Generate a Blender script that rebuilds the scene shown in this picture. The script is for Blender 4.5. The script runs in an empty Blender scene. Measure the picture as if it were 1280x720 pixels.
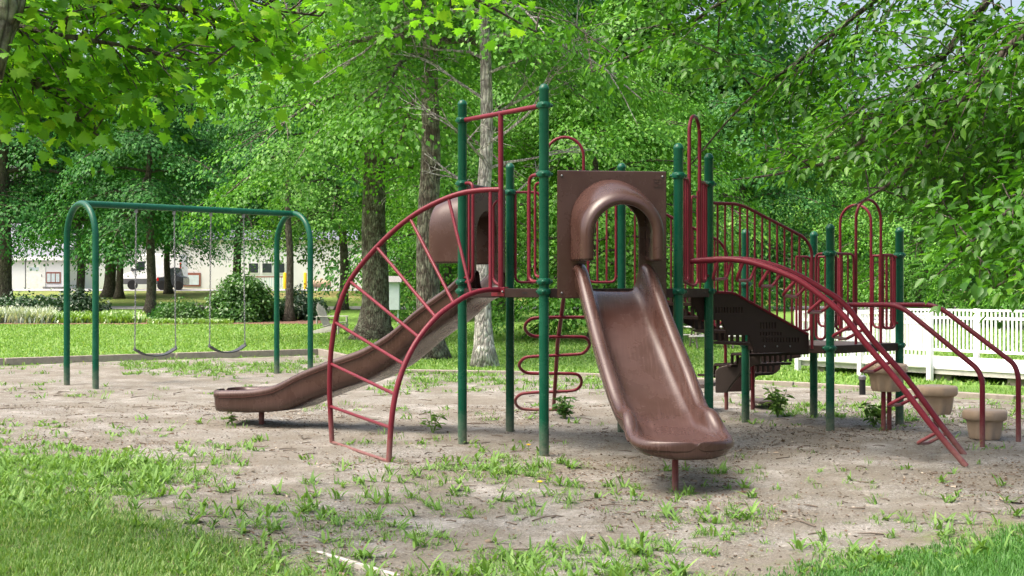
import bpy, math, random
import numpy as np
from mathutils import Vector, Matrix
random.seed(7)
PI = math.pi
S = bpy.context.scene
COL = S.collection
# ------------------------------------------------------------------ camera calibration
F, CX, CY, HC = 1600.0, 640.0, 361.0, 1.548
GP = [(-50, 0), (31, 0), (37, .06), (48, .25), (58, .40), (68, .62), (88, 1.38), (94, 1.48), (100, 1.52), (140, 1.7), (900, 6)]
def gz(y):
    return float(np.interp(y, [p[0] for p in GP], [p[1] for p in GP]))
def W(px, py, Y): return Vector(((px - CX) / F * Y, Y, HC - (py - CY) / F * Y))
def GX(px, Y): return Vector(((px - CX) / F * Y, Y, gz(Y)))
def G(px, py):
    Y = F * HC / (py - CY)
    return Vector(((px - CX) / F * Y, Y, 0))
def OP(px, py, P0, P1):
    k = (px - CX) / F
    dx, dy = P1[0] - P0[0], P1[1] - P0[1]
    Y = (P0[0] * dy - P0[1] * dx) / (k * dy - dx)
    return W(px, py, Y)
def lerp(a, b, t): return a + (b - a) * t
def V(*a): return Vector(a)
# ------------------------------------------------------------------ materials
def nt(name):
    m = bpy.data.materials.new(name); m.use_nodes = True
    t = m.node_tree; t.nodes.clear()
    out = t.nodes.new('ShaderNodeOutputMaterial')
    return m, t, out
def N(t, kind, **kw):
    n = t.nodes.new('ShaderNode' + kind)
    for k, v in kw.items():
        if k.startswith('i_'): n.inputs[k[2:].replace('_', ' ')].default_value = v
        else: setattr(n, k, v)
    return n
def ramp(t, fac, stops, interp='LINEAR'):
    r = N(t, 'ValToRGB'); r.color_ramp.interpolation = interp
    el = r.color_ramp.elements
    while len(el) < len(stops): el.new(.5)
    for e, (p, c) in zip(el, stops):
        e.position = p; e.color = (c[0], c[1], c[2], 1) if not isinstance(c, (int, float)) else (c, c, c, 1)
    t.links.new(fac, r.inputs[0]); return r.outputs[0]
def mix(t, fac, a, b, mode='MIX'):
    m = N(t, 'MixRGB', blend_type=mode)
    for s, v in ((0, fac), (1, a), (2, b)):
        if hasattr(v, 'links'): t.links.new(v, m.inputs[s])
        else: m.inputs[s].default_value = v if s == 0 else (v[0], v[1], v[2], 1)
    return m.outputs[0]
def noise(t, scale, detail=4, rough=.55, co=None, dim='3D', dist=0):
    n = N(t, 'TexNoise'); n.inputs['Scale'].default_value = scale; n.inputs['Detail'].default_value = detail
    n.inputs['Roughness'].default_value = rough; n.inputs['Distortion'].default_value = dist
    if co is not None: t.links.new(co, n.inputs['Vector'])
    return n.outputs['Fac']
def objco(t, scale=None):
    c = N(t, 'TexCoord').outputs['Object']
    if scale:
        mp = N(t, 'Mapping'); mp.inputs['Scale'].default_value = scale
        t.links.new(c, mp.inputs[0]); c = mp.outputs[0]
    return c
def bump(t, h, strength=.3, dist=.01):
    b = N(t, 'Bump'); b.inputs['Strength'].default_value = strength; b.inputs['Distance'].default_value = dist
    t.links.new(h, b.inputs['Height']); return b.outputs[0]
def paint(name, c, rough=.35, wear=.25, spec=.2, wearcol=None, grime=0.0, coat=0, streak=0):
    """painted or moulded surface with faint blotches, scuffs and (for things set in sand) a dusty foot"""
    m, t, o = nt(name); co = objco(t)
    n1 = noise(t, 3.2, 6, .65, co); n2 = noise(t, 38, 3, .6, co)
    d = tuple(x * .86 for x in c); l = tuple(min(1, x * 1.14 + .006) for x in c)
    col = mix(t, 1, ramp(t, n1, [(.3, d), (.7, l)]), (0, 0, 0), 'ADD')
    wc = wearcol or tuple(min(1, x * 1.5 + .05) for x in c)
    col = mix(t, ramp(t, n2, [(.60, 0), (.80, wear)]), col, wc)
    if streak:
        ns = noise(t, 1.0, 4, .7, objco(t, (85, 3.5, 3.5))); nz = noise(t, 2.2, 3, .5, co)
        col = mix(t, mix(t, 1, ramp(t, ns, [(.50, 0), (.66, streak)]), ramp(t, nz, [(.35, .2), (.65, 1)]), 'MULTIPLY'), col, tuple(min(1, x * 1.9 + .03) for x in c))
    if grime:
        sep = N(t, 'SeparateXYZ'); g = N(t, 'NewGeometry'); t.links.new(g.outputs['Position'], sep.inputs[0])
        mr = N(t, 'MapRange'); mr.inputs['From Min'].default_value = .34; mr.inputs['From Max'].default_value = 0
        t.links.new(sep.outputs['Z'], mr.inputs[0])
        mu = N(t, 'Math', operation='MULTIPLY'); t.links.new(mr.outputs[0], mu.inputs[0]); t.links.new(ramp(t, noise(t, 16, 5, .7, co), [(.3, .25), (.6, 1.0)]), mu.inputs[1])
        mu2 = N(t, 'Math', operation='MULTIPLY'); t.links.new(mu.outputs[0], mu2.inputs[0]); mu2.inputs[1].default_value = grime
        col = mix(t, mu2.outputs[0], col, (.26, .22, .18))
    p = N(t, 'BsdfPrincipled'); t.links.new(col, p.inputs['Base Color'])
    t.links.new(ramp(t, n1, [(.3, rough * .8), (.75, min(1, rough * 1.45))]), p.inputs['Roughness'])
    p.inputs['Specular IOR Level'].default_value = spec
    p.inputs['Coat Weight'].default_value = coat
    t.links.new(bump(t, n2, .08, .004), p.inputs['Normal'])
    t.links.new(p.outputs[0], o.inputs[0]); return m
def leafmat(name, dark, light, trans=.45, young=None, gloss=.10):
    m, t, o = nt(name)
    g = N(t, 'NewGeometry'); r = g.outputs['Random Per Island']
    col = ramp(t, r, [(.0, dark), (.75, light), (1.0, young or light)])
    n1 = noise(t, .55, 2, .5, objco(t))
    col = mix(t, ramp(t, n1, [(.35, 0), (.65, .55)]), col, light)
    df = N(t, 'BsdfDiffuse'); t.links.new(col, df.inputs[0])
    tr = N(t, 'BsdfTranslucent')
    tc = mix(t, 1, col, (1.25, 1.3, .55), 'MULTIPLY'); t.links.new(tc, tr.inputs[0])
    ms = N(t, 'MixShader'); ms.inputs[0].default_value = trans
    t.links.new(df.outputs[0], ms.inputs[1]); t.links.new(tr.outputs[0], ms.inputs[2])
    gl = N(t, 'BsdfGlossy'); gl.inputs['Roughness'].default_value = .42; gl.inputs[0].default_value = (.85, .92, .85, 1)
    ms2 = N(t, 'MixShader'); ms2.inputs[0].default_value = gloss
    t.links.new(ms.outputs[0], ms2.inputs[1]); t.links.new(gl.outputs[0], ms2.inputs[2])
    t.links.new(ms2.outputs[0], o.inputs[0]); return m
def barkmat(name, dark, mid, lichen, amt=.5):
    m, t, o = nt(name); co = objco(t, (1, 1, .22)); c2 = objco(t)
    v = N(t, 'TexVoronoi', feature='DISTANCE_TO_EDGE'); v.inputs['Scale'].default_value = 17
    nn = N(t, 'TexNoise'); nn.inputs['Scale'].default_value = 5; t.links.new(co, nn.inputs['Vector'])
    md = N(t, 'MixRGB'); md.inputs[0].default_value = .12; t.links.new(co, md.inputs[1]); t.links.new(nn.outputs['Color'], md.inputs[2])
    t.links.new(md.outputs[0], v.inputs['Vector'])
    n1 = noise(t, 22, 6, .7, co); n2 = noise(t, 5.5, 5, .7, c2)
    col = mix(t, n1, dark, mid)
    col = mix(t, ramp(t, n2, [(.5 - .1 * amt, 0), (.62, amt)]), col, lichen)
    col = mix(t, ramp(t, v.outputs['Distance'], [(0, .75), (.12, 0)]), col, tuple(x * .4 for x in dark))
    p = N(t, 'BsdfPrincipled'); t.links.new(col, p.inputs['Base Color']); p.inputs['Roughness'].default_value = .9
    p.inputs['Specular IOR Level'].default_value = .2
    hh = N(t, 'Math', operation='ADD'); t.links.new(ramp(t, v.outputs['Distance'], [(0, 0), (.25, 1)]), hh.inputs[0]); t.links.new(n1, hh.inputs[1])
    t.links.new(bump(t, hh.outputs[0], .9, .03), p.inputs['Normal'])
    t.links.new(p.outputs[0], o.inputs[0]); return m
def wood(name, a, b, sc=(1, 18, 18), rough=.85):
    m, t, o = nt(name); co = objco(t, sc)
    n1 = noise(t, 2.5, 6, .7, co, dist=1.0); n2 = noise(t, 9, 4, .6, objco(t))
    col = mix(t, n1, a, b); col = mix(t, ramp(t, n2, [(.45, 0), (.75, .5)]), col, tuple(x * .55 for x in a))
    p = N(t, 'BsdfPrincipled'); t.links.new(col, p.inputs['Base Color']); p.inputs['Roughness'].default_value = rough
    t.links.new(bump(t, n1, .4, .01), p.inputs['Normal']); t.links.new(p.outputs[0], o.inputs[0]); return m
def siding(name, c, axis=0, freq=6.0):
    m, t, o = nt(name); co = objco(t)
    w = N(t, 'TexWave', wave_type='BANDS', bands_direction='XZ'[axis], wave_profile='SAW'); w.inputs['Scale'].default_value = freq
    t.links.new(co, w.inputs['Vector'])
    n1 = noise(t, 1.6, 5, .6, co)
    col = mix(t, ramp(t, n1, [(.3, 0), (.7, .35)]), c, tuple(x * .8 for x in c))
    p = N(t, 'BsdfPrincipled'); t.links.new(col, p.inputs['Base Color']); p.inputs['Roughness'].default_value = .6
    t.links.new(bump(t, w.outputs['Fac'], .6, .02), p.inputs['Normal']); t.links.new(p.outputs[0], o.inputs[0]); return m

M = {}
M['green'] = paint('green_powder_coat', (.003, .070, .038), .26, .05, spec=.22, wearcol=(.02, .12, .08), grime=.5)
M['red'] = paint('maroon_powder_coat', (.128, .011, .021), .34, .14, spec=.2, wearcol=(.21, .05, .055), grime=.45)
M['brown'] = paint('brown_moulded_plastic', (.050, .0232, .0178), .25, .10, spec=.42, wearcol=(.10, .055, .048), grime=.2)
M['brownslide'] = paint('brown_worn_slide_plastic', (.050, .0232, .0178), .25, .10, spec=.42, wearcol=(.10, .06, .052), grime=.2, streak=.55)
M['brownseam'] = paint('brown_plastic_seam', (.045, .016, .012), .4, .05)
M['darkmetal'] = paint('dark_brown_coated_steel', (.022, .012, .010), .5, .12, spec=.15, wearcol=(.07, .05, .045), grime=.1)
M['deck'] = paint('grey_brown_deck_coating', (.07, .055, .05), .55, .3)
M['tan'] = paint('tan_moulded_plastic', (.38, .285, .20), .5, .3, wearcol=(.48, .39, .30), grime=.5)
M['steel'] = paint('galvanised_steel', (.20, .205, .21), .42, .3); M['steel'].node_tree.nodes['Principled BSDF'].inputs['Metallic'].default_value = .7
M['rubber'] = paint('black_rubber', (.045, .05, .055), .5, .3)
M['black'] = paint('black_plastic', (.012, .012, .013), .4, .2)
M['white'] = paint('white_paint', (.70, .71, .69), .45, .35, wearcol=(.62, .62, .58))
M['whitedeck'] = siding('white_deck_boards', (.80, .80, .79), 0, 2.2)
M['offwhite'] = paint('offwhite_board', (.40, .38, .35), .7, .5, wearcol=(.4, .37, .32))
M['yellow'] = paint('yellow_paint', (.75, .47, .02), .45, .3)
M['blue'] = paint('blue_paint', (.025, .06, .17), .45, .3)
M['paleblue'] = paint('pale_blue_grey_paint', (.46, .54, .57), .6, .3)
M['redlamp'] = paint('red_lamp_plastic', (.50, .01, .012), .2, .1)
M['chrome'] = paint('grey_wheel_metal', (.30, .30, .31), .3, .2)
M['glass'] = paint('dark_window_glass', (.03, .04, .045), .06, .0)
M['carpaint'] = paint('charcoal_car_paint', (.03, .034, .042), .25, .1, coat=.5)
M['vanwhite'] = paint('white_van_paint', (.78, .79, .80), .28, .1, coat=.4)
M['cladding'] = paint('grey_plastic_cladding', (.09, .095, .10), .55, .2)
M['sidingV'] = siding('white_vertical_siding', (.70, .71, .73), 0, 4)
M['sidingH'] = siding('white_clapboard', (.72, .73, .74), 1, 3)
M['roof'] = siding('blue_grey_shingles', (.15, .165, .21), 1, 4)
M['greyroof'] = siding('grey_shingles', (.22, .22, .22), 1, 12)
M['redwood'] = wood('redwood_trim', (.20, .07, .05), (.28, .11, .08))
M['greywood'] = wood('weathered_grey_wood', (.42, .40, .38), (.56, .54, .52))
M['timber'] = wood('weathered_timber', (.19, .165, .135), (.31, .28, .24))
M['tablewood'] = wood('weathered_table_boards', (.52, .50, .49), (.64, .62, .61))
M['stone'] = paint('dark_boulder', (.045, .042, .038), .9, .5)
M['bark'] = barkmat('grey_brown_bark', (.05, .042, .035), (.16, .135, .11), (.24, .25, .18), .35)
M['barklichen'] = barkmat('lichened_bark', (.045, .037, .03), (.16, .13, .105), (.33, .35, .26), .75)
M['barkpale'] = barkmat('pale_lichened_bark', (.17, .155, .14), (.40, .38, .35), (.60, .61, .54), .9)
M['leafA'] = leafmat('maple_leaf_fresh', (.030, .120, .012), (.100, .275, .030), .30, (.20, .40, .06), .02)
M['leafB'] = leafmat('maple_leaf_cool', (.013, .075, .018), (.045, .165, .034), .28, (.11, .28, .05), .015)
M['leafC'] = leafmat('leaf_deep_green', (.014, .075, .005), (.056, .180, .012), .46, (.15, .34, .03), .025)
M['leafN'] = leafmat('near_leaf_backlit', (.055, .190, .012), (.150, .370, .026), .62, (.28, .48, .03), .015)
M['leafD'] = leafmat('yew_needles', (.012, .045, .018), (.030, .085, .026), .2)
M['leafE'] = leafmat('shrub_leaf', (.030, .105, .022), (.085, .205, .040), .3, None, .05)
M['leafH'] = leafmat('groundcover_lime', (.10, .22, .025), (.20, .36, .05), .35)
M['leafV'] = leafmat('variegated_blades', (.16, .25, .14), (.45, .50, .40), .3)
M['grass'] = leafmat('grass_blades', (.050, .130, .022), (.150, .280, .060), .35, (.34, .38, .16), .02)
M['grassdark'] = leafmat('grass_blades_lush', (.030, .115, .022), (.085, .225, .045), .35, (.13, .28, .06), .02)
M['lawnfar'] = leafmat('sun_painted_lawn_blades', (.095, .205, .036), (.200, .345, .080), .35, (.32, .40, .13), .02)  # sunlight painted into the blade colour, as the trees shade this lawn
M['weed'] = leafmat('weed_leaves', (.060, .145, .028), (.155, .290, .066), .32, (.25, .38, .12), .015)
M['litter'] = leafmat('dry_leaf_litter', (.028, .018, .012), (.13, .085, .055), .05, (.50, .44, .36), .02)
M['twig'] = wood('twig_bark', (.09, .07, .055), (.16, .13, .10))
M['petal'] = paint('yellow_petals', (.75, .50, .02), .6, .1)
M['gravel'] = None

# ------------------------------------------------------------------ mesh builder
class MB:
    def __init__(s): s.v = []; s.f = []
    def add(s, vs, fs):
        n = len(s.v); s.v += [tuple(x) for x in vs]; s.f += [tuple(i + n for i in f) for f in fs]; return s
    def box(s, c, d, rz=0, ax=None):
        hx, hy, hz = d[0] / 2, d[1] / 2, d[2] / 2
        R = ax if ax is not None else Matrix.Rotation(rz, 3, 'Z')
        c = Vector(c)
        vs = [c + R @ Vector((sx * hx, sy * hy, sz * hz)) for sx in (-1, 1) for sy in (-1, 1) for sz in (-1, 1)]
        return s.add(vs, [(0, 1, 3, 2), (4, 6, 7, 5), (0, 4, 5, 1), (2, 3, 7, 6), (0, 2, 6, 4), (1, 5, 7, 3)])
    def bar(s, a, b, w, h):
        """box beam from a to b, w across, h vertical"""
        a, b = Vector(a), Vector(b); d = b - a; L = d.length; x = d.normalized()
        y = Vector((0, 0, 1)).cross(x)
        y = y.normalized() if y.length > 1e-4 else Vector((0, 1, 0))
        z = x.cross(y)
        return s.box((a + b) / 2, (L, w, h), ax=Matrix((x, y, z)).transposed())
    def tube(s, pts, r, seg=10, cap=True, closed=False):
        pts = [Vector(p) for p in pts]; n = len(pts)
        rs = r if isinstance(r, (list, tuple)) else [r] * n
        tang = []
        for i in range(n):
            if closed: d = pts[(i + 1) % n] - pts[i - 1]
            else: d = pts[min(i + 1, n - 1)] - pts[max(i - 1, 0)]
            tang.append(d.normalized() if d.length > 1e-9 else Vector((0, 0, 1)))
        up = Vector((0, 0, 1)) if abs(tang[0].z) < .9 else Vector((1, 0, 0))
        u = (up - tang[0] * up.dot(tang[0])).normalized()
        vs = []
        for i in range(n):
            u = u - tang[i] * u.dot(tang[i])
            u = u.normalized() if u.length > 1e-6 else tang[i].orthogonal().normalized()
            w = tang[i].cross(u)
            for k in range(seg):
                a = 2 * PI * k / seg
                vs.append(pts[i] + (u * math.cos(a) + w * math.sin(a)) * rs[i])
        fs = []
        for i in range(n if closed else n - 1):
            j = (i + 1) % n
            for k in range(seg):
                l = (k + 1) % seg
                fs.append((i * seg + k, i * seg + l, j * seg + l, j * seg + k))
        if cap and not closed:
            fs.append(tuple(range(seg - 1, -1, -1))); fs.append(tuple((n - 1) * seg + k for k in range(seg)))
        return s.add(vs, fs)
    def lathe(s, c, prof, seg=20):
        vs = []; c = Vector(c)
        for (r, z) in prof:
            for k in range(seg):
                a = 2 * PI * k / seg
                vs.append(c + Vector((r * math.cos(a), r * math.sin(a), z)))
        n = len(prof); fs = []
        for i in range(n - 1):
            for k in range(seg):
                l = (k + 1) % seg
                fs.append((i * seg + k, i * seg + l, (i + 1) * seg + l, (i + 1) * seg + k))
        fs.append(tuple(range(seg - 1, -1, -1))); fs.append(tuple((n - 1) * seg + k for k in range(seg)))
        return s.add(vs, fs)
    def prism(s, poly, off):
        """closed planar polygon of 3-D points, extruded by the vector off"""
        p = [Vector(q) for q in poly]; n = len(p); off = Vector(off)
        fs = [tuple(range(n - 1, -1, -1)), tuple(range(n, 2 * n))]
        fs += [(i, (i + 1) % n, n + (i + 1) % n, n + i) for i in range(n)]
        return s.add(p + [q + off for q in p], fs)
    def ball(s, c, r, seg=10, sq=(1, 1, 1)):
        rings = 6; vs = []; c = Vector(c)
        for i in range(1, rings):
            th = PI * i / rings
            for k in range(seg):
                a = 2 * PI * k / seg
                vs.append(c + Vector((r * sq[0] * math.sin(th) * math.cos(a), r * sq[1] * math.sin(th) * math.sin(a), r * sq[2] * math.cos(th))))
        t = len(vs); vs += [c + Vector((0, 0, r * sq[2])), c - Vector((0, 0, r * sq[2]))]
        fs = []
        for i in range(rings - 2):
            for k in range(seg):
                l = (k + 1) % seg; fs.append((i * seg + k, (i + 1) * seg + k, (i + 1) * seg + l, i * seg + l))
        for k in range(seg):
            l = (k + 1) % seg
            fs.append((t, k, l)); fs.append((t + 1, (rings - 2) * seg + l, (rings - 2) * seg + k))
        return s.add(vs, fs)
    def build(s, name, mat, parent=None, org=(0, 0, 0), smooth=True, sub=0, bev=0, angle=40):
        me = bpy.data.meshes.new(name)
        o = Vector(org)
        me.from_pydata([Vector(v) - o for v in s.v], [], s.f); me.update()
        return link(name, me, mat, parent, org, smooth, sub, bev, angle)
def link(name, me, mat, parent=None, org=(0, 0, 0), smooth=True, sub=0, bev=0, angle=40):
    import bmesh
    if smooth is not None and len(me.polygons) < 60000:
        bm = bmesh.new(); bm.from_mesh(me); bmesh.ops.recalc_face_normals(bm, faces=bm.faces); bm.to_mesh(me); bm.free()
    me.materials.append(mat)
    ob = bpy.data.objects.new(name, me); COL.objects.link(ob)
    if smooth:
        me.polygons.foreach_set('use_smooth', [True] * len(me.polygons))
        if angle < 180: me.set_sharp_from_angle(angle=math.radians(angle))
    if parent is not None: ob.parent = parent
    else: ob.location = org
    if bev:
        b = ob.modifiers.new('bevel', 'BEVEL'); b.width = bev; b.segments = 2; b.limit_method = 'ANGLE'; b.angle_limit = math.radians(45)
    if sub:
        m = ob.modifiers.new('subdivision', 'SUBSURF'); m.levels = sub; m.render_levels = sub
    return ob
def tag(o, label, cat, group=None):
    o['label'] = label; o['category'] = cat
    if group: o['group'] = group
    return o
def thing(name, label, cat, loc, group=None, rz=0):
    o = bpy.data.objects.new(name, None); COL.objects.link(o); o.location = loc; o.rotation_euler = (0, 0, rz); o.empty_display_size = .2
    return tag(o, label, cat, group)
def npmesh(name, verts, faces):
    """verts (n,3), faces (m,k) with one fixed k"""
    me = bpy.data.meshes.new(name); n, (m, k) = len(verts), faces.shape
    me.vertices.add(n); me.vertices.foreach_set('co', np.ascontiguousarray(verts, dtype=np.float32).ravel())
    me.loops.add(m * k); me.loops.foreach_set('vertex_index', faces.astype(np.int32).ravel())
    me.polygons.add(m); me.polygons.foreach_set('loop_start', np.arange(0, m * k, k, dtype=np.int32))
    me.update(calc_edges=True); return me
def arc(c, r, a0, a1, ux, uz, n=8):
    return [c + ux * (r * math.cos(lerp(a0, a1, i / n))) + uz * (r * math.sin(lerp(a0, a1, i / n))) for i in range(n + 1)]
def smoothpath(pts, sub=4):
    """Catmull-Rom through the points"""
    p = [Vector(q) for q in pts]; p = [p[0] * 2 - p[1]] + p + [p[-1] * 2 - p[-2]]
    out = []
    for i in range(1, len(p) - 2):
        for k in range(sub):
            t = k / sub
            out.append(.5 * ((2 * p[i]) + (p[i + 1] - p[i - 1]) * t + (2 * p[i - 1] - 5 * p[i] + 4 * p[i + 1] - p[i + 2]) * t * t + (3 * p[i] - p[i - 1] - 3 * p[i + 1] + p[i + 2]) * t ** 3))
    out.append(p[-2]); return out
def fillet(pts, r, n=5):
    """polyline with its corners rounded"""
    p = [Vector(q) for q in pts]; out = [p[0]]
    for i in range(1, len(p) - 1):
        a, b = p[i - 1] - p[i], p[i + 1] - p[i]
        d = min(r, a.length * .49, b.length * .49)
        A, B = p[i] + a.normalized() * d, p[i] + b.normalized() * d
        for k in range(n + 1):
            t = k / n; out.append((1 - t) ** 2 * A + 2 * t * (1 - t) * p[i] + t * t * B)
    return out + [p[-1]]

# ------------------------------------------------------------------ ground
SANDPOLY = np.array([(-16, 22), (-10.3, 25.8), (-4.6, 29.8), (-4.2, 29.6), (-2.0, 23.4), (.7, 22.8), (4.5, 20.2), (7.0, 17.6), (10, 15.5), (9.5, 9.6), (3.37, 8.4),
                     (2.26, 7.5), (1.5, 7.0), (.9, 6.2), (-.8, 6.5), (-1.36, 7.4), (-2.02, 8.2), (-2.97, 9.1), (-4.14, 10.3), (-6.5, 12.0), (-10, 13.5), (-16, 15)], float)
def sand_sd(x, y):
    x = np.asarray(x, float); y = np.asarray(y, float)
    d = np.full(x.shape, 1e9); ins = np.zeros(x.shape, bool)
    n = len(SANDPOLY)
    for i in range(n):
        a, b = SANDPOLY[i], SANDPOLY[(i + 1) % n]; e = b - a
        t = np.clip(((x - a[0]) * e[0] + (y - a[1]) * e[1]) / (e @ e), 0, 1)
        d = np.minimum(d, np.hypot(x - a[0] - t * e[0], y - a[1] - t * e[1]))
        c = ((a[1] > y) != (b[1] > y)) & (x < (b[0] - a[0]) * (y - a[1]) / (b[1] - a[1] + 1e-12) + a[0])
        ins ^= c
    return np.where(ins, d, -d)
def vnoise(x, y, sc, seed=0):
    rs = np.random.RandomState(seed); T = rs.rand(256, 256)
    x = np.asarray(x) * sc; y = np.asarray(y) * sc
    xi = np.floor(x).astype(int); yi = np.floor(y).astype(int); fx = x - xi; fy = y - yi
    fx = fx * fx * (3 - 2 * fx); fy = fy * fy * (3 - 2 * fy)
    g = lambda a, b: T[a % 256, b % 256]
    return (g(xi, yi) * (1 - fx) + g(xi + 1, yi) * fx) * (1 - fy) + (g(xi, yi + 1) * (1 - fx) + g(xi + 1, yi + 1) * fx) * fy
def ground_h(x, y):
    x = np.asarray(x, float); y = np.asarray(y, float)
    base = np.interp(y, [p[0] for p in GP], [p[1] for p in GP])
    nb = np.clip((34 - y) / 8, 0, 1) * np.clip((14 - np.abs(x)) / 3, 0, 1)
    return base + nb * ((vnoise(x, y, 1.1, 1) - .5) * .030 + (vnoise(x, y, 3.7, 2) - .5) * .030 + (vnoise(x, y, 8, 3) - .5) * .018)
xs = np.concatenate([np.array([-900, -500, -300, -200, -120, -80, -60, -45, -35, -28, -22, -18, -15]), np.arange(-12, 12.01, .085), np.array([15, 18, 22, 28, 35, 45, 60, 80, 120, 200, 300, 500, 900])])
ys = np.concatenate([np.array([-300, -100, -40, -15, -5, 0, 3]), np.arange(5, 14, .07), np.arange(14, 34, .16), np.arange(34, 100, 2.0), np.array([100, 120, 140, 200, 300, 500, 900, 1500])])
Xg, Yg = np.meshgrid(xs, ys); Zg = ground_h(Xg, Yg)
nx, ny = len(xs), len(ys)
idx = np.arange(nx * ny).reshape(ny, nx)
quads = np.stack([idx[:-1, :-1].ravel(), idx[:-1, 1:].ravel(), idx[1:, 1:].ravel(), idx[1:, :-1].ravel()], 1)
me = npmesh('ground', np.stack([Xg.ravel(), Yg.ravel(), Zg.ravel()], 1), quads)
sd = sand_sd(Xg.ravel(), Yg.ravel()); soft = np.interp(Yg.ravel(), [6, 12, 20, 30], [.9, .8, .35, .25])
at = me.attributes.new('sand', 'FLOAT', 'POINT'); at.data.foreach_set('value', np.clip(.5 + sd / (2 * soft), 0, 1).astype(np.float32))
def ground_material():
    m, t, o = nt('sand_and_lawn'); co = objco(t)
    a = N(t, 'Attribute', attribute_name='sand').outputs['Fac']
    nA = noise(t, 1.6, 6, .68, co); nB = noise(t, 9, 5, .65, co); nC = noise(t, 105, 3, .75, co); nD = noise(t, .35, 3, .5, co); nE = noise(t, 34, 4, .7, co)
    s1 = N(t, 'Math', operation='MULTIPLY_ADD'); t.links.new(nA, s1.inputs[0]); s1.inputs[1].default_value = 1.1; s1.inputs[2].default_value = -.55
    s2 = N(t, 'Math', operation='ADD'); t.links.new(s1.outputs[0], s2.inputs[0]); t.links.new(a, s2.inputs[1])
    s3 = N(t, 'Math', operation='MULTIPLY_ADD'); t.links.new(nB, s3.inputs[0]); s3.inputs[1].default_value = .5; t.links.new(s2.outputs[0], s3.inputs[2])
    fac = ramp(t, s3.outputs[0], [(.55, 0), (.95, 1)])
    sand = mix(t, ramp(t, nC, [(.40, 0), (.60, 1)]), (.160, .158, .145), (.56, .555, .52))
    nF = noise(t, 46, 5, .78, co); nG = noise(t, 3.5, 6, .72, co)
    sand = mix(t, ramp(t, nF, [(.43, .9), (.54, 0)]), sand, (.135, .124, .102))
    sand = mix(t, ramp(t, nE, [(.40, .6), (.55, 0)]), sand, (.200, .185, .152))
    sand = mix(t, ramp(t, nG, [(.42, .55), (.58, 0)]), sand, (.265, .255, .220))
    sand = mix(t, ramp(t, nA, [(.50, 0), (.66, .40)]), sand, (.58, .56, .52))
    vo = N(t, 'TexVoronoi', feature='F1'); vo.inputs['Scale'].default_value = 48; vo.inputs['Randomness'].default_value = 1; t.links.new(co, vo.inputs['Vector'])
    speck = ramp(t, vo.outputs['Distance'], [(.17, 1), (.26, 0)])
    gate = ramp(t, noise(t, 2.3, 5, .7, co), [(.40, 0), (.60, .8)])
    nH = noise(t, 1.1, 7, .78, co)
    sand = mix(t, ramp(t, nH, [(.44, .75), (.58, 0)]), sand, mix(t, nF, (.095, .080, .060), (.265, .240, .190)))
    sp = mix(t, 1, speck, gate, 'MULTIPLY')
    sand = mix(t, sp, sand, (.11, .075, .05))
    soil = mix(t, nB, (.16, .125, .09), (.26, .21, .16))
    lawn = mix(t, nE, (.10, .205, .036), (.20, .34, .072))  # lawn greens raised to carry sunlight in the colour under the tree shade
    lawn = mix(t, ramp(t, nD, [(.35, 0), (.65, .7)]), lawn, (.175, .31, .062))
    lawn = mix(t, ramp(t, nB, [(.55, 0), (.75, .5)]), lawn, (.26, .37, .085))
    lawn = mix(t, ramp(t, nC, [(.35, .6), (.6, 0)]), lawn, (.08, .17, .028))
    sep = N(t, 'SeparateXYZ'); t.links.new(co, sep.inputs[0])
    near = N(t, 'MapRange'); near.inputs['From Min'].default_value = 14.5; near.inputs['From Max'].default_value = 10; t.links.new(sep.outputs['Y'], near.inputs[0])
    nf = mix(t, 1, near.outputs[0], ramp(t, nB, [(.35, .25), (.6, .85)]), 'MULTIPLY')
    lawn = mix(t, nf, lawn, soil)
    dry = N(t, 'MapRange'); dry.inputs['From Min'].default_value = 68; dry.inputs['From Max'].default_value = 76; t.links.new(sep.outputs['Y'], dry.inputs[0])
    df = mix(t, 1, dry.outputs[0], ramp(t, noise(t, .12, 3, .5, co), [(.4, .1), (.6, .8)]), 'MULTIPLY')
    lawn = mix(t, df, lawn, (.26, .215, .095))
    col = mix(t, fac, lawn, sand)
    p = N(t, 'BsdfPrincipled'); t.links.new(col, p.inputs['Base Color']); p.inputs['Roughness'].default_value = .95; p.inputs['Specular IOR Level'].default_value = .15
    h = N(t, 'Math', operation='ADD'); t.links.new(nF, h.inputs[0]); t.links.new(nE, h.inputs[1])
    t.links.new(bump(t, h.outputs[0], .9, .03), p.inputs['Normal']); t.links.new(p.outputs[0], o.inputs[0]); return m
gob = link('ground', me, ground_material(), None, (0, 0, 0), None); gob['kind'] = 'structure'
me.polygons.foreach_set('use_smooth', [True] * len(me.polygons))

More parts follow.
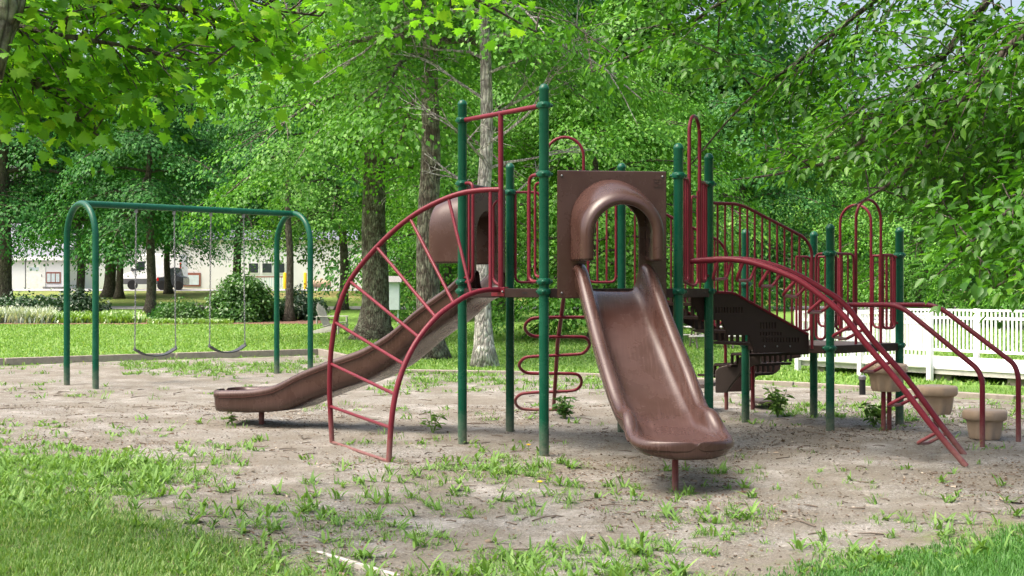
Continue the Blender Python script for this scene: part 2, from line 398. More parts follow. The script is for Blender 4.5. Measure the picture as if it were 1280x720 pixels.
def surf(name, c1, c2, sc=6):
    m, t, o = nt(name); co = objco(t)
    col = mix(t, noise(t, sc, 6, .7, co), c1, c2)
    p = N(t, 'BsdfPrincipled'); t.links.new(col, p.inputs['Base Color']); p.inputs['Roughness'].default_value = .9; p.inputs['Specular IOR Level'].default_value = .2
    t.links.new(bump(t, noise(t, sc * 6, 4, .7, co), .5, .02), p.inputs['Normal']); t.links.new(p.outputs[0], o.inputs[0]); return m
def strip(name, ya, yb, x0, x1, mat, lift=.006, wav=0, n=60, kind='structure'):
    vs = []
    for i in range(n + 1):
        x = lerp(x0, x1, i / n); w = wav * math.sin(i * .7) + wav * .6 * math.sin(i * 1.9 + 1)
        for k in range(7):
            y = lerp(ya + w, yb + w * .6, k / 6); vs.append((x, y, gz(y) + lift + (0.05 if False else 0)))
    fs = [(i * 7 + k, (i + 1) * 7 + k, (i + 1) * 7 + k + 1, i * 7 + k + 1) for i in range(n) for k in range(6)]
    o = MB().add(vs, fs).build(name, mat, None); o['kind'] = kind; return o
M['asphalt'] = surf('pale_asphalt', (.26, .26, .265), (.36, .36, .365), 3)
M['pathmat'] = surf('pale_gravel', (.30, .29, .28), (.42, .41, .39), 5)
M['mulch'] = surf('bark_mulch', (.10, .055, .038), (.23, .135, .10), 9)
strip('road', 88, 99, -120, 120, M['asphalt'], .03)
strip('path', 63.5, 67.5, -70, 40, M['pathmat'], .02, .35)
strip('mulch_bed', 47.0, 52, -19.5, -7.2, M['mulch'], .012, .35)

# ------------------------------------------------------------------ playground structure
A, D, Fp, E, C, B = V(.295, 11.80, 0), V(1.5535, 11.95, 0), V(1.976, 12.85, 0), V(1.194, 13.95, 0), V(-.022, 13.95, 0), V(-.499, 12.87, 0)
P1, P2, P3, P4 = V(3.44, 13.84, 0), V(4.42, 14.6, 0), V(3.63, 15.4, 0), V(2.70, 14.8, 0)
DZ, LZ = 1.555, .935
O = V(1.2, 13.2, 0)
PS = thing('playground_structure', 'maroon, green and brown playground climbing structure with two slides in the sand pit', 'playground', O)
def part(name, mb, mat, parent=None, **kw): return mb.build(name, M[mat], parent or PS, O, **kw)
PR = .046
def post(P, top, clamps, r=PR, mat='green'):
    mb = MB()
    prof = [(r, -.08), (r, .4), (r, 1.2), (r, top - .055), (r * 1.06, top - .05), (r * 1.06, top - .035)]
    prof += [(r * math.cos(a), top - .035 + .045 * math.sin(a)) for a in (0.2, .6, 1.0, 1.35)]
    o = part('post', mb.lathe(P, prof, 22), mat)
    for z in clamps:
        c = MB(); rr = r + .013
        c.lathe(P + V(0, 0, z), [(r + .002, -.030), (rr, -.026), (rr + .006, -.010), (rr + .006, .010), (rr, .026), (r + .002, .030)], 22)
        for k in range(3):
            a = k * 2 * PI / 3 + .4
            c.ball(P + V(math.cos(a) * (rr + .012), math.sin(a) * (rr + .012), z), .020, 8, (1, 1, .85))
        part('clamp', c, 'green', o)
post(A, 3.43, (3.24, 2.605, 1.614, 1.522)); post(B, 3.44, (3.24, 2.605, 1.614, 1.522))
post(C, 2.91, (2.60, 1.522)); post(E, 2.91, (2.60, 1.522)); post(D, 2.90, (2.605, 1.522)); post(Fp, 2.90, (2.60, 1.522))
post(P1, 2.24, (1.93, .905)); post(P2, 2.24, (1.93, .905)); post(P3, 2.23, (1.93, .905)); post(P4, 2.23, (1.60, .905))

def deck(name, ring, z):
    c = sum(ring, Vector((0, 0, 0))) / len(ring)
    mb = MB(); n = len(ring)
    mb.prism([c + (p - c) * .985 + V(0, 0, z - .028) for p in ring], (0, 0, .024))
    o = part(name, mb, 'deck')
    for i in range(n):
        a, b = ring[i], ring[(i + 1) % n]; d = (b - a).normalized()
        m2 = MB().bar(a + d * .05 + V(0, 0, z - .047), b - d * .05 + V(0, 0, z - .047), .042, .086)
        part('edge_beam', m2, 'darkmetal', o, bev=.006)
        nn = d.cross(V(0, 0, 1))
        for f in (.18, .80):
            q = lerp(a, b, f) + V(0, 0, z - .045)
            part('beam_slot', MB().box(q + nn * .0212, (.07, .006, .013), rz=math.atan2(d.y, d.x)), 'black', o)
deck('deck_platform', [A, D, Fp, E, C, B], DZ)
deck('landing_platform', [P1, P2, P3, P4], LZ)

# --- overhead bar, upright and arched ladder on the A-B side
zt = 3.24
part('overhead_bar', MB().tube([A + V(0, 0, zt), B + V(0, 0, zt)], .024, 14), 'red')
up = OP(626, 300, A, B); U0 = V(up.x, up.y, 0)
part('upright_bar', MB().tube([U0 + V(0, 0, zt), U0 + V(0, 0, 1.50)], .026, 14), 'red')
ob_ = V(G(415, 553).x, G(415, 553).y, 0); ib_ = V(G(486, 578).x, G(486, 578).y, 0)
outer_px = [(626, 237), (600, 238), (575, 242), (548, 252), (520, 267), (495, 286), (473, 307), (450, 333), (433, 359), (421, 394), (414, 437), (412, 480), (413, 515), (415, 553)]
inner_px = [(626, 362), (605, 363), (585, 369), (567, 380), (547, 395), (524, 422), (507, 453), (495, 490), (489, 530), (486, 578)]
outer = [OP(x, y, U0, ob_) for x, y in outer_px]; inner = [OP(x, y, U0, ib_) for x, y in inner_px]
AC = part('arched_ladder', MB().tube(smoothpath(outer, 3), .026, 14), 'red')
part('inner_rail', MB().tube(smoothpath(inner, 3), .026, 14), 'red', AC)
for (a, b) in (((613, 239), (613, 362)), ((561, 249), (589, 367)), ((513, 274), (567, 379)), ((471, 309), (545, 397)), ((438, 352), (524, 422)), ((419, 403), (506, 456)), ((414, 455), (494, 493)), ((413, 508), (489, 535)), ((416, 553), (486, 577))):
    part('rung', MB().tube([OP(*a, U0, ob_), OP(*b, U0, ib_)], .016 if a[0] < 600 else .018, 10), 'red', AC)
part('mounting_plate', MB().bar(lerp(A, B, .44) + V(0, 0, 1.52), lerp(A, B, .60) + V(0, 0, 1.52), .055, .09), 'red', AC, bev=.004)
part('bolt', MB().ball(lerp(A, B, .45) + V(-.03, -.028, 1.52), .012, 8), 'steel', AC)

def loop_px(name, pts, P, Q, r=.015, fil=.09, parent=None, mat='red'):
    return part(name, MB().tube(fillet([OP(x, y, P, Q) for x, y in pts], fil, 6), r, 10), mat, parent)
def lerp3(P, Q, f, z): q = lerp(P, Q, f); return V(q.x, q.y, z)
def loopf(name, P, Q, fz, r=.015, fil=.08, parent=None):
    return part(name, MB().tube(fillet([lerp3(P, Q, f, z) for f, z in fz], fil, 6), r, 10), 'red', parent)
# grab handles either side of the ladder
loopf('grab_handle', A, B, [(.02, 2.605), (.17, 2.605), (.17, 1.615), (.02, 1.615)], .0165)
loopf('grab_handle', A, B, [(.02, 2.53), (.10, 2.53), (.10, 1.66), (.02, 1.66)], .013)
loopf('grab_handle', A, B, [(.98, 2.605), (.86, 2.605), (.86, 1.615), (.98, 1.615)], .0165)
loopf('grab_handle', A, B, [(.98, 2.53), (.91, 2.53), (.91, 1.66), (.98, 1.66)], .013)
loopf('grab_handle', A, B, [(.55, 2.40), (.60, 2.36), (.60, 1.62), (.52, 1.58)], .014)

def rail_panel(P, Q, f0, f1, z0, z1, n, post_end=None, r=.0145):
    """framed panel of upright bars, frame tube with rounded lower corner"""
    mb = MB()
    mb.tube(fillet([lerp3(P, Q, f0, z1), lerp3(P, Q, f1, z1), lerp3(P, Q, f1, z0), lerp3(P, Q, f0, z0), lerp3(P, Q, f0, z1)], .07, 5), r, 10)
    for k in range(1, n + 1):
        f = lerp(f0, f1, k / (n + 1)); mb.tube([lerp3(P, Q, f, z0), lerp3(P, Q, f, z1)], r * .78, 8)
    o = part('railing_panel', mb, 'red')
    if post_end is not None:
        for z in (z1 - .02, z0 + .06):
            fe = f0 if abs(post_end - f0) < abs(post_end - f1) else f1
            part('railing_stub', MB().tube([lerp3(P, Q, post_end, z), lerp3(P, Q, fe, z)], .014, 8), 'red', o)
    return o
def arch(P, Q, f0, f1, ztop, zbot, r=.0165):
    a, b = lerp(P, Q, f0), lerp(P, Q, f1); c = (a + b) / 2; R = (b - a).length / 2; d = (b - a).normalized()
    pts = [V(b.x, b.y, zbot)] + arc(V(c.x, c.y, ztop - R), R, 0, PI, d, V(0, 0, 1), 14) + [V(a.x, a.y, zbot)]
    return part('entry_arch', MB().tube(pts, r, 12), 'red')
# back edge C-E: two panels and an arch over the loop climber
rail_panel(C, E, .05, .27, 1.62, 2.60, 1, 0)
rail_panel(C, E, .70, .95, 1.62, 2.60, 2, 1)
arch(C, E, .32, .66, 3.20, DZ)
# D-F edge: gate to the curved ladder
rail_panel(D, Fp, .10, .30, 1.62, 2.60, 2, 0); rail_panel(D, Fp, .70, .90, 1.62, 2.60, 2, 1)
arch(D, Fp, .34, .68, 3.22, 1.60, .018)
loopf('grab_handle', D, Fp, [(.40, 1.60), (.40, 2.44), (.56, 2.44)], .014, .07)
loopf('grab_handle', D, Fp, [(.15, 1.62), (.45, 1.575), (.62, 1.60), (.62, 2.50)], .014, .07)

# --- loop climber at the back
def climber_back():
    path = [(735, 396.6), (676, 397), (662, 400), (656, 409), (662, 418), (676, 421), (722, 421), (733, 423), (737, 431), (731, 440), (719, 443), (668, 445.5), (655, 448), (649, 457), (656, 465), (670, 467), (714, 467), (724, 470), (727, 478), (722, 486), (708, 489), (662, 491), (649, 494), (644, 502), (650, 510), (664, 512), (697, 512)]
    pts = [W(x, y, lerp(14.25, 15.75, (y - 396) / 116)) for x, y in path]
    o = part('loop_climber', MB().tube(smoothpath(pts, 3), .019, 10), 'red')
    part('climber_pole', MB().tube([W(705, 370, 14.0), W(697, 430, 14.75), W(692, 512, 15.75)], .024, 10), 'red', o)
climber_back()

# --- slide panels, hoods and slides
def frame2(P, dirv):
    d = Vector((dirv[0], dirv[1], 0)).normalized(); u = Vector((-d.y, d.x, 0))
    return lambda s, uu, z: V(P.x, P.y, 0) + d * s + u * uu + V(0, 0, z)
def slide_panel(P, Q, f0, f1, z0, z1, hw, ztop, outn):
    a, b = lerp(P, Q, f0), lerp(P, Q, f1); d = (b - a).normalized(); L = (b - a).length; c = L / 2
    q = lambda s, z: V(a.x, a.y, 0) + d * s + V(0, 0, z)
    R = hw; zc = ztop - R; n = 16
    arcp = [(c + R * math.cos(PI * k / n), zc + R * math.sin(PI * k / n)) for k in range(n + 1)]      # right foot -> top -> left foot
    inner_ = [(c + R, z0)] + arcp + [(c - R, z0)]
    outer_ = [(L, z0)]
    for (s, z) in arcp:
        dx, dz = s - c, z - zc
        tt = min((L / 2) / abs(dx) if abs(dx) > 1e-6 else 1e9, (z1 - zc) / dz if dz > 1e-6 else 1e9)
        outer_.append((c + dx * tt, zc + dz * tt))
    outer_.append((0, z0))
    ca = math.atan2(z1 - zc, L / 2)
    k1 = min(range(n + 1), key=lambda k: abs(PI * k / n - ca)); k2_ = n - k1
    outer_[1 + k1] = (L, z1); outer_[1 + k2_] = (0, z1)
    th = .032; vs = []
    for off in (0, th):
        for (s, z) in inner_ + outer_: vs.append(q(s, z) + outn * off)
    m = len(inner_); k2 = 2 * m; fs = []
    for i in range(m - 1):
        fs.append((i, i + 1, m + i + 1, m + i)); fs.append((k2 + i, k2 + m + i, k2 + m + i + 1, k2 + i + 1))
        fs.append((i, k2 + i, k2 + i + 1, i + 1)); fs.append((m + i, m + i + 1, k2 + m + i + 1, k2 + m + i))
    fs.append((0, m, k2 + m, k2)); fs.append((m - 1, k2 + m - 1, k2 + 2 * m - 1, 2 * m - 1))
    o = part('slide_panel', MB().add(vs, fs), 'brown', smooth=False, bev=.008)
    for s in (.04, L - .04):
        for z in (z0 + .05, z1 - .05): part('bolt', MB().ball(q(s, z) + outn * (th + .004), .011, 8), 'steel', o)
    return o
def hood(P, dirv, hwb, hwf, ztb, ztf, zleg, L, lip, parent, sq=1.0):
    f = frame2(P, dirv)
    # profile along the hood: (s, extra radius outward, 0=back..1=front blend)
    prof = [(0.0, .0), (L * .35, .0), (L * .7, .0), (L - .05, .0), (L - .012, -.018), (L + .012, -.05), (L + .008, -lip + .03), (L - .025, -lip), (L * .6, -lip + .015), (L * .2, -lip + .03), (0, -lip + .03)]
    n = 22; rows = []
    for (s, dr) in prof:
        t = min(1, max(0, s / L)); hw = lerp(hwb, hwf, t) + dr; zt_ = lerp(ztb, ztf, t ** 1.25) + dr
        zc = lerp(ztb, ztf, t ** 1.25) - lerp(hwb, hwf, t) ; row = []
        zl = zleg
        row.append(f(s, -hw, zl)); row.append(f(s, -hw, lerp(zl, zc, .5)))
        for k in range(n + 1):
            a = PI - PI * k / n; ca, sa = math.cos(a), math.sin(a); row.append(f(s, hw * math.copysign(abs(ca) ** sq, ca), zc + hw * abs(sa) ** sq))
        row.append(f(s, hw, lerp(zl, zc, .5))); row.append(f(s, hw, zl)); rows.append(row)
    m = len(rows[0]); vs = [p for r in rows for p in r]; fs = []
    R_ = len(rows)
    for i in range(R_ - 1):
        for k in range(m - 1): fs.append((i * m + k, i * m + k + 1, (i + 1) * m + k + 1, (i + 1) * m + k))
    fs.append(tuple(i * m for i in range(R_))); fs.append(tuple(i * m + m - 1 for i in range(R_ - 1, -1, -1)))
    return part('slide_hood', MB().add(vs, fs), 'brown', parent, bev=.02, angle=50)
def slide(P, dirv, prof, s_end, nose, flare=0.0):
    """prof: list of (s, bed z, rail height, half width to rail centre)"""
    f = frame2(P, dirv); ss = [p[0] for p in prof]
    st = list(np.linspace(ss[0], s_end - nose, 30)) + [s_end - nose + nose * math.sin(PI / 2 * k / 9) for k in range(1, 10)]
    rows = []
    for s in st:
        zb = np.interp(s, ss, [p[1] for p in prof]); h = np.interp(s, ss, [p[2] for p in prof]); w = np.interp(s, ss, [p[3] for p in prof])
        k = 1.0
        if s > s_end - nose: k = math.sqrt(max(0.0, 1 - ((s - s_end + nose) / nose) ** 2.4)); 
        k = max(k, .04); w = w * k
        rr = .060 * max(k, .35)                                    # half thickness of the rolled rail
        zt_ = zb + h
        floor = zb - .075 if s < s_end - .02 else zb - .045
        sec = [(-w - rr * .55, floor), (-w - rr * .62, zb + h * .25), (-w - rr * .72, zt_ - .085), (-w - rr * 1.02, zt_ - .072), (-w - rr * 1.05, zt_ - .035), (-w - rr * .6, zt_ - .006), (-w, zt_),
               (-w + rr * .62, zt_ - .012), (-w + rr * .9, zt_ - .05), (-w + rr * 1.05, zb + h * .5), (-w + rr * 1.2, zb + h * .14 + .012), (-w + rr * 2.0, zb + .006), (-w * .5, zb + .001)]
        e_ = min(1, max(0, (.62 - k) / .5)) * h * .86
        if k < .6: sec[-3] = (-w * .86, zb + h * .55); sec[-2] = (-w * .72, zb + h * .3)
        sec[-1] = (sec[-1][0], sec[-1][1] + e_); sec[-2] = (sec[-2][0], max(sec[-2][1], zb + e_))
        full = sec + [(0, zb + e_)] + [(-a, b) for a, b in reversed(sec)] + [(w * .6, floor - .004), (-w * .6, floor - .004)]
        rows.append([f(s, a, b) for a, b in full])
    m = len(rows[0]); vs = [p for r in rows for p in r]; fs = []
    for i in range(len(rows) - 1):
        for k in range(m):
            l = (k + 1) % m; fs.append((i * m + k, i * m + l, (i + 1) * m + l, (i + 1) * m + k))
    fs.append(tuple((len(rows) - 1) * m + k for k in reversed(range(m))))
    o = part('slide', MB().add(vs, fs), 'brownslide', sub=1, angle=180)
    for sg in (-1, 1):
        pts = []
        for s in np.linspace(.08, s_end - nose - .02, 26):
            zb = np.interp(s, ss, [p[1] for p in prof]); h = np.interp(s, ss, [p[2] for p in prof]); w = np.interp(s, ss, [p[3] for p in prof])
            pts.append(f(s, sg * (w + .054), zb + h - .083))
        part('mould_seam', MB().tube(pts, .0065, 6), 'brownseam', o)
    return o
# front slide
midF = (A + D) / 2; dF = V(.185, -.983, 0)
nF = V(D.y - A.y, -(D.x - A.x), 0).normalized()
pF = slide_panel(A, D, .095, .905, 1.46, 2.64, .25, 2.36, nF)
sq = MB()
for (dx, dz, w_, h_) in ((0, .035, .08, .006), (0, -.035, .08, .006), (-.037, 0, .006, .07), (.037, 0, .006, .07), (0, 0, .012, .05), (-.012, .012, .03, .012), (.010, -.014, .03, .012)):
    q = lerp(A, D, .84); d_ = (D - A).normalized(); sq.box(q + d_ * dx + nF * .034 + V(0, 0, 2.53 + dz), (w_, .008, h_), rz=math.atan2(d_.y, d_.x))
part('embossed_emblem', sq, 'brown', pF)
hood(midF + nF * .03, dF, .395, .385, 2.56, 2.40, 1.80, .42, .115, pF)
profF = [(-.06, 1.535, .20, .31), (.02, 1.53, .27, .31), (.12, 1.485, .285, .312), (.30, 1.355, .27, .32), (.6, 1.11, .245, .328), (.9, .875, .235, .335), (1.2, .665, .22, .338), (1.42, .535, .175, .335), (1.56, .475, .145, .33), (1.66, .447, .150, .325), (1.74, .43, .175, .328), (1.80, .415, .170, .338), (1.86, .402, .125, .345), (1.93, .390, .085, .352), (2.02, .375, .068, .352), (2.12, .362, .062, .350), (2.2, .355, .060, .348), (2.40, .350, .062, .345)]
s1 = slide(midF + nF * .02, dF, profF, 2.40, .40)
part('support_leg', MB().tube([G(844, 612) + V(0, 0, -.05), G(844, 612) + V(0, 0, .36)], .026, 14), 'red', s1)
# left slide
midL = (B + C) / 2; dL = V(-.902, .432, 0)
nL = V(-(C.y - B.y), C.x - B.x, 0).normalized()
pL = slide_panel(B, C, .10, .90, 1.46, 2.62, .25, 2.36, nL)
hood(midL + nL * .03, dL, .40, .39, 2.58, 2.47, 1.81, .47, .10, pL, .72)
uN = V(-dL.y, dL.x, 0)     # lateral; the viewer's side is the one with the smaller Y
near = uN if uN.y < 0 else -uN
Pn0 = V(midL.x, midL.y, 0) + near * .34; Pn1 = Pn0 + dL
def sz(px, py):
    q = OP(px, py, Pn0, Pn1); return ((q - Pn0).x * dL.x + (q - Pn0).y * dL.y, q.z)
topL = sorted([sz(*p) for p in ((582, 344), (555, 362), (520, 387), (490, 415), (455, 436), (410, 451), (375, 465), (345, 482), (315, 487), (277, 488))])
botL = sorted([sz(*p) for p in ((590, 392), (560, 422), (525, 450), (475, 477), (430, 495), (355, 514), (320, 517), (275, 516))])
sE = topL[-1][0] + .19
profL = [(-.06, 1.535, .2, .3), (.04, 1.52, .27, .30)]
for s in np.linspace(.22, sE, 22):
    zt_ = np.interp(s, [a for a, b in topL], [b for a, b in topL]); zb_ = np.interp(s, [a for a, b in botL], [b for a, b in botL])
    zb = max(zb_ + .075, zt_ - .27); profL.append((s, zb, zt_ - zb, .30))
s2 = slide(midL + nL * .02, dL, profL, sE, .16)
part('support_leg', MB().tube([G(327, 530) + V(0, 0, -.05), G(327, 530) + V(0, 0, .2)], .032, 14), 'red', s2)

# --- curved ladder off the D-F gate
nr0, nr1 = OP(862, 327, D, Fp), G(1208, 582); fr0 = lerp(D, Fp, .80); fr1 = G(1205, 568)
nearpx = [(860, 327), (885, 325), (907, 324), (930, 326), (950, 331), (975, 340), (1004, 354), (1048, 388), (1080, 427), (1120, 474), (1167, 535), (1208, 583)]
farpx = [(884, 326), (910, 324), (935, 325), (964, 331), (993, 342), (1026, 360), (1057, 382), (1091, 425), (1134, 474), (1174, 528), (1206, 569)]
nrail = smoothpath([OP(x, y, nr0, nr1) for x, y in nearpx], 4); frail = smoothpath([OP(x, y, fr0, fr1) for x, y in farpx], 4)
CL = part('curved_ladder', MB().tube(nrail, .028, 14), 'red')
part('far_rail', MB().tube(frail, .028, 14), 'red', CL)
outd = (nr1 - nr0); outd.z = 0; outd.normalize()
def at_s(rail, P0, s):
    d = [(p - P0).x * outd.x + (p - P0).y * outd.y for p in rail]
    for i in range(len(d) - 1):
        if d[i] <= s <= d[i + 1]:
            t = (s - d[i]) / (d[i + 1] - d[i]); return lerp(rail[i], rail[i + 1], t), (rail[i + 1] - rail[i]).normalized()
    return rail[-1], (rail[-1] - rail[-2]).normalized()
Lr = (nr1 - nr0).xy.length
for k in range(9):
    s = .28 + k * (Lr - .45) / 8.3
    a, ta = at_s(nrail, nr0, s); b, tb = at_s(frail, fr0, s)
    dn = V(-outd.x * abs(ta.z) - outd.x * .25, -outd.y * abs(ta.z) - outd.y * .25, -abs(ta.xy.length)).normalized() * .20
    part('rung', MB().tube(fillet([a, a + dn, b + dn, b], .07, 5), .016, 10), 'red', CL)

# --- stair from the deck to the landing
def FS(x, y): return OP(x, y, Fp, P1)
EF = E - Fp
strg = [(868, 365), (893, 365), (920, 366), (1013, 418), (1013, 441), (952, 441), (946, 437), (945, 424), (940, 419), (918, 419), (912, 415), (911, 404), (906, 400), (884, 400), (878, 396), (876, 386), (871, 382), (862, 382), (862, 371)]
latv = EF.normalized()
for off, k in ((V(0, 0, 0), 0), (EF * .94, 1)):
    topx = ([868, 893, 920, 1013], [365, 365, 366, 418]); botx = ([868, 871, 872, 877, 878, 905, 906, 911, 912, 939, 940, 945, 946, 1013], [382, 382, 386, 396, 400, 400, 404, 414, 419, 419, 424, 436, 441, 441])
    holes = [(897, 931, 384, 391), (953, 975, 403, 411), (953, 979, 415, 419.5), (957, 1003, 422, 428)] if k == 0 else []
    mb = MB(); x = 868.0
    while x < 1012.5:
        x2 = x + 1.8; xm = x + .9; t0, t1 = np.interp(x, *topx), np.interp(x2, *topx); b = np.interp(xm, *botx)
        if k: b = min(b, t0 + 17)
        cuts = sorted((h0, h1) for (a0, a1, h0, h1) in holes if a0 <= xm <= a1 and int((xm - a0) / 1.8) % 2 == 0)
        ya, yb_ = t0, t1
        for h0, h1 in cuts + [(b, b)]:
            if h0 - ya > .3: mb.prism([FS(x, ya) + off + latv * .03, FS(x2, yb_) + off + latv * .03, FS(x2, h0) + off + latv * .03, FS(x, h0) + off + latv * .03], latv * .022)
            ya = yb_ = h1
        x = x2
    st_ = part('stair_stringer', mb, 'darkmetal', smooth=False)
    part('edge_tube', MB().tube(fillet([FS(893, 365) + off + latv * .03, FS(920, 366) + off + latv * .03, FS(1013, 418) + off + latv * .03], .06), .014, 8), 'red', st_)
    for x in (958, 974, 990): part('bolt', MB().ball(FS(x, 433) + off + latv * .028, .010, 6), 'steel', st_)
    mb = MB()
    rail = [FS(892, 254) + off, FS(925, 255) + off, FS(1006, 297) + off, FS(1015, 312) + off, FS(1015, 436) + off]
    mb.tube(fillet(rail, .14, 6), .0165, 12)
    for x in np.arange(897, 1008, 9.3):
        yt = 254.5 if x < 925 else 255 + (x - 925) * 42 / 81
        yb = 365 if x < 920 else 366 + (x - 920) * 52 / 93
        mb.tube([FS(x, yt) + off, FS(x, yb) + off], .011, 8)
    part('stair_railing', mb, 'red')
def grating(name, c, dirv, w, dep, z, parent=None, riser=.13, nb=13):
    """perforated tread: bars along the depth with slots between, and a slotted riser at the back"""
    d = Vector((dirv.x, dirv.y, 0)).normalized(); u = Vector((-d.y, d.x, 0)); rz = math.atan2(d.y, d.x); mb = MB()
    for k in range(nb):
        q = c + u * lerp(-w / 2, w / 2, k / (nb - 1)); mb.box(V(q.x, q.y, z - .012), (dep, w / nb * .5, .02), rz=rz)
        if riser: mb.box(V(q.x, q.y, 0) - d * (dep / 2) + V(0, 0, z + riser / 2), (.014, w / nb * .5, riser - .02), rz=rz)
    for sg in (-1, 0, 1): mb.box(V(c.x, c.y, z - .014) + d * sg * (dep / 2 - .01), (.022, w, .03), rz=rz)
    if riser: mb.box(V(c.x, c.y, z + riser) - d * (dep / 2 + .001), (.018, w, .03), rz=rz)
    return part(name, mb, 'darkmetal', parent, smooth=False)
sd_ = (P1 - Fp); sd_.z = 0; sd_.normalize()
m0 = (E + Fp) / 2
for k in range(3):
    q = FS((920, 954, 986)[k], 400) + EF * .5; grating('stair_tread', V(q.x, q.y, 0), sd_, 1.16, .36, 1.555 - .155 * (k + 1))
q = FS(1000, 430) + EF * .5; grating('stair_tread', V(q.x, q.y, 0), sd_, 1.1, .3, .955, None, .13)

# --- landing: railings, arches, hand rails
arch(P1, P2, .36, .72, 2.54, LZ); rail_panel(P1, P2, .08, .33, 1.10, 1.93, 2, 0); rail_panel(P1, P2, .75, .93, 1.10, 1.93, 2, 1)
arch(P3, P2, .32, .68, 2.53, LZ); rail_panel(P3, P2, .06, .30, 1.10, 1.93, 2, 0); rail_panel(P3, P2, .70, .93, 1.10, 1.93, 2, 1)
rail_panel(P1, P4, .05, .16, 1.0, 1.93, 0, 0); rail_panel(P4, P3, .74, .95, 1.05, 1.93, 2, 1)
h1 = G(1228, 557); hd = V(-.61, .79, 0)
part('stepping_handrail', MB().tube(fillet([OP(1060, 381, h1, h1 + hd), OP(1124, 381, h1, h1 + hd), OP(1222, 461, h1, h1 + hd), OP(1228, 475, h1, h1 + hd), h1 - V(0, 0, .05)], .16, 7), .026, 14), 'red')
h2 = G(1273, 553)
part('stepping_handrail', MB().tube(fillet([OP(1100, 381, h2, h2 + hd), OP(1171, 381, h2, h2 + hd), OP(1268, 455, h2, h2 + hd), OP(1273, 470, h2, h2 + hd), h2 - V(0, 0, .05)], .16, 7), .026, 14), 'red')

# --- transfer steps behind
mL = (P3 + P4) / 2; tdir = V(-.54, .84, 0).normalized(); tl = (P3 - P4).normalized()
pl = [W(x, y, 15.15) for x, y in ((894, 491), (894, 463), (899, 459), (914, 455), (922, 449), (930, 442), (940, 437), (950, 436), (950, 455), (940, 457), (926, 466), (914, 481), (908, 491))]
part('transfer_side_plate', MB().prism(pl, (.03, .045, 0)), 'deck', bev=.008)
pl = [W(x, y, 16.3) for x, y in ((1000, 430), (1000, 447), (985, 449), (976, 452), (974, 462), (968, 467), (950, 468), (943, 472), (942, 484), (936, 489), (905, 490), (905, 480), (920, 466), (936, 455), (955, 440))]
part('transfer_stringer', MB().prism(pl, (.02, .03, 0)), 'darkmetal', bev=.006)
for k in range(3):
    q = mL + tdir * (.16 + .30 * k); grating('transfer_tread', V(q.x, q.y, 0), tdir, .95, .30, .79 - .14 * k, None, .13, 12)
tq = V((872 - 640) / F * 16.2, 16.2, 0)
tdk = part('transfer_platform', MB().box(tq + V(-.1, 0, .345), (.62, .7, .05), rz=-.4), 'deck', bev=.006)
part('platform_leg', MB().tube([tq + V(-.12, 0, -.05), tq + V(-.12, 0, .33)], .03, 10), 'red', tdk)
stp = part('foot_step', MB().box(W(954, 501, 16.6), (.32, .5, .035), rz=.2), 'deck', bev=.005)
part('step_leg', MB().box(W(962, 509, 16.5), (.04, .04, .24)), 'darkmetal', stp)
part('step_leg', MB().tube([W(942, 500, 16.6), W(942, 515, 16.6)], .024, 8), 'red', stp)
part('transfer_post', MB().tube([W(941, 420, 15.3), W(941, 512, 15.3)], .024, 10), 'red')
part('transfer_post', MB().tube([W(908, 480, 15.9), W(908, 512, 15.9)], .024, 10), 'red')
part('transfer_handrail', MB().tube(fillet([W(843, 470, 16.0), W(843, 401, 16.0), W(874, 400, 15.8), W(893, 408, 15.6), W(912, 398, 15.2)], .12, 6), .02, 10), 'red')
part('transfer_handrail', MB().tube(fillet([W(886, 412, 15.6), W(907, 424, 15.7), W(907, 496, 15.9)], .16, 6), .02, 10), 'red')

# ------------------------------------------------------------------ stepping pods
def pod_mesh(zt, low):
    mb = MB(); seg = 48; vs = []; rows = []
    prof = [(.150, -.30, .30), (.165, -.27, .30), (.172, -.22, .26), (.185, -.12, .20), (.198, -.105, .05), (.214, -.10, .0), (.224, -.09, .0), (.226, -.05, 0), (.222, -.02, 0), (.205, -.004, 0), (.16, 0.0, 0), (.05, .0, 0)]
    for r, z, lob in prof:
        for k in range(seg):
            a = 2 * PI * k / seg; c8 = math.cos(8 * a)
            oct_ = 1.0 / max(math.cos((a % (PI / 4)) - PI / 8), .92) * .96 if lob == 0 else 1
            rr = r * oct_ * (1 - lob * .5 * (0.5 - .5 * max(-1, min(1, c8 * 1.8))))
            vs.append((rr * math.cos(a), rr * math.sin(a), zt + z))
    n = len(prof)
    fs = [(i * seg + k, i * seg + (k + 1) % seg, (i + 1) * seg + (k + 1) % seg, (i + 1) * seg + k) for i in range(n - 1) for k in range(seg)]
    fs += [tuple(range(seg - 1, -1, -1)), tuple((n - 1) * seg + k for k in range(seg))]
    return mb.add(vs, fs)
for (px, Y, zt_, lab) in ((1108, 13.95, .735, 'tallest tan stepping pod on two poles, beside the green post of the landing'),
                          (1170, 13.55, .525, 'middle-height tan stepping pod between the tallest pod and the low one'),
                          (1231, 13.2, .305, 'lowest tan stepping pod almost resting on the sand between the handrails')):
    loc = V((px - CX) / F * Y, Y, 0)
    t_ = thing('stepping_pod', lab, 'stepping pod', loc, 'tan stepping pods by the handrails')
    pod_mesh(zt_, 0).build('pod_top', M['tan'], t_, (0, 0, 0), angle=55)
    if zt_ > .6:
        for dx in (-.045, .045): MB().tube([(dx, dx, -.05), (dx, dx, zt_ - .29)], .026, 12).build('pole', M['red'], t_, (0, 0, 0))
    else: MB().tube([(0, 0, -.05), (0, 0, zt_ - .28)], .03, 12).build('pole', M['red'], t_, (0, 0, 0))

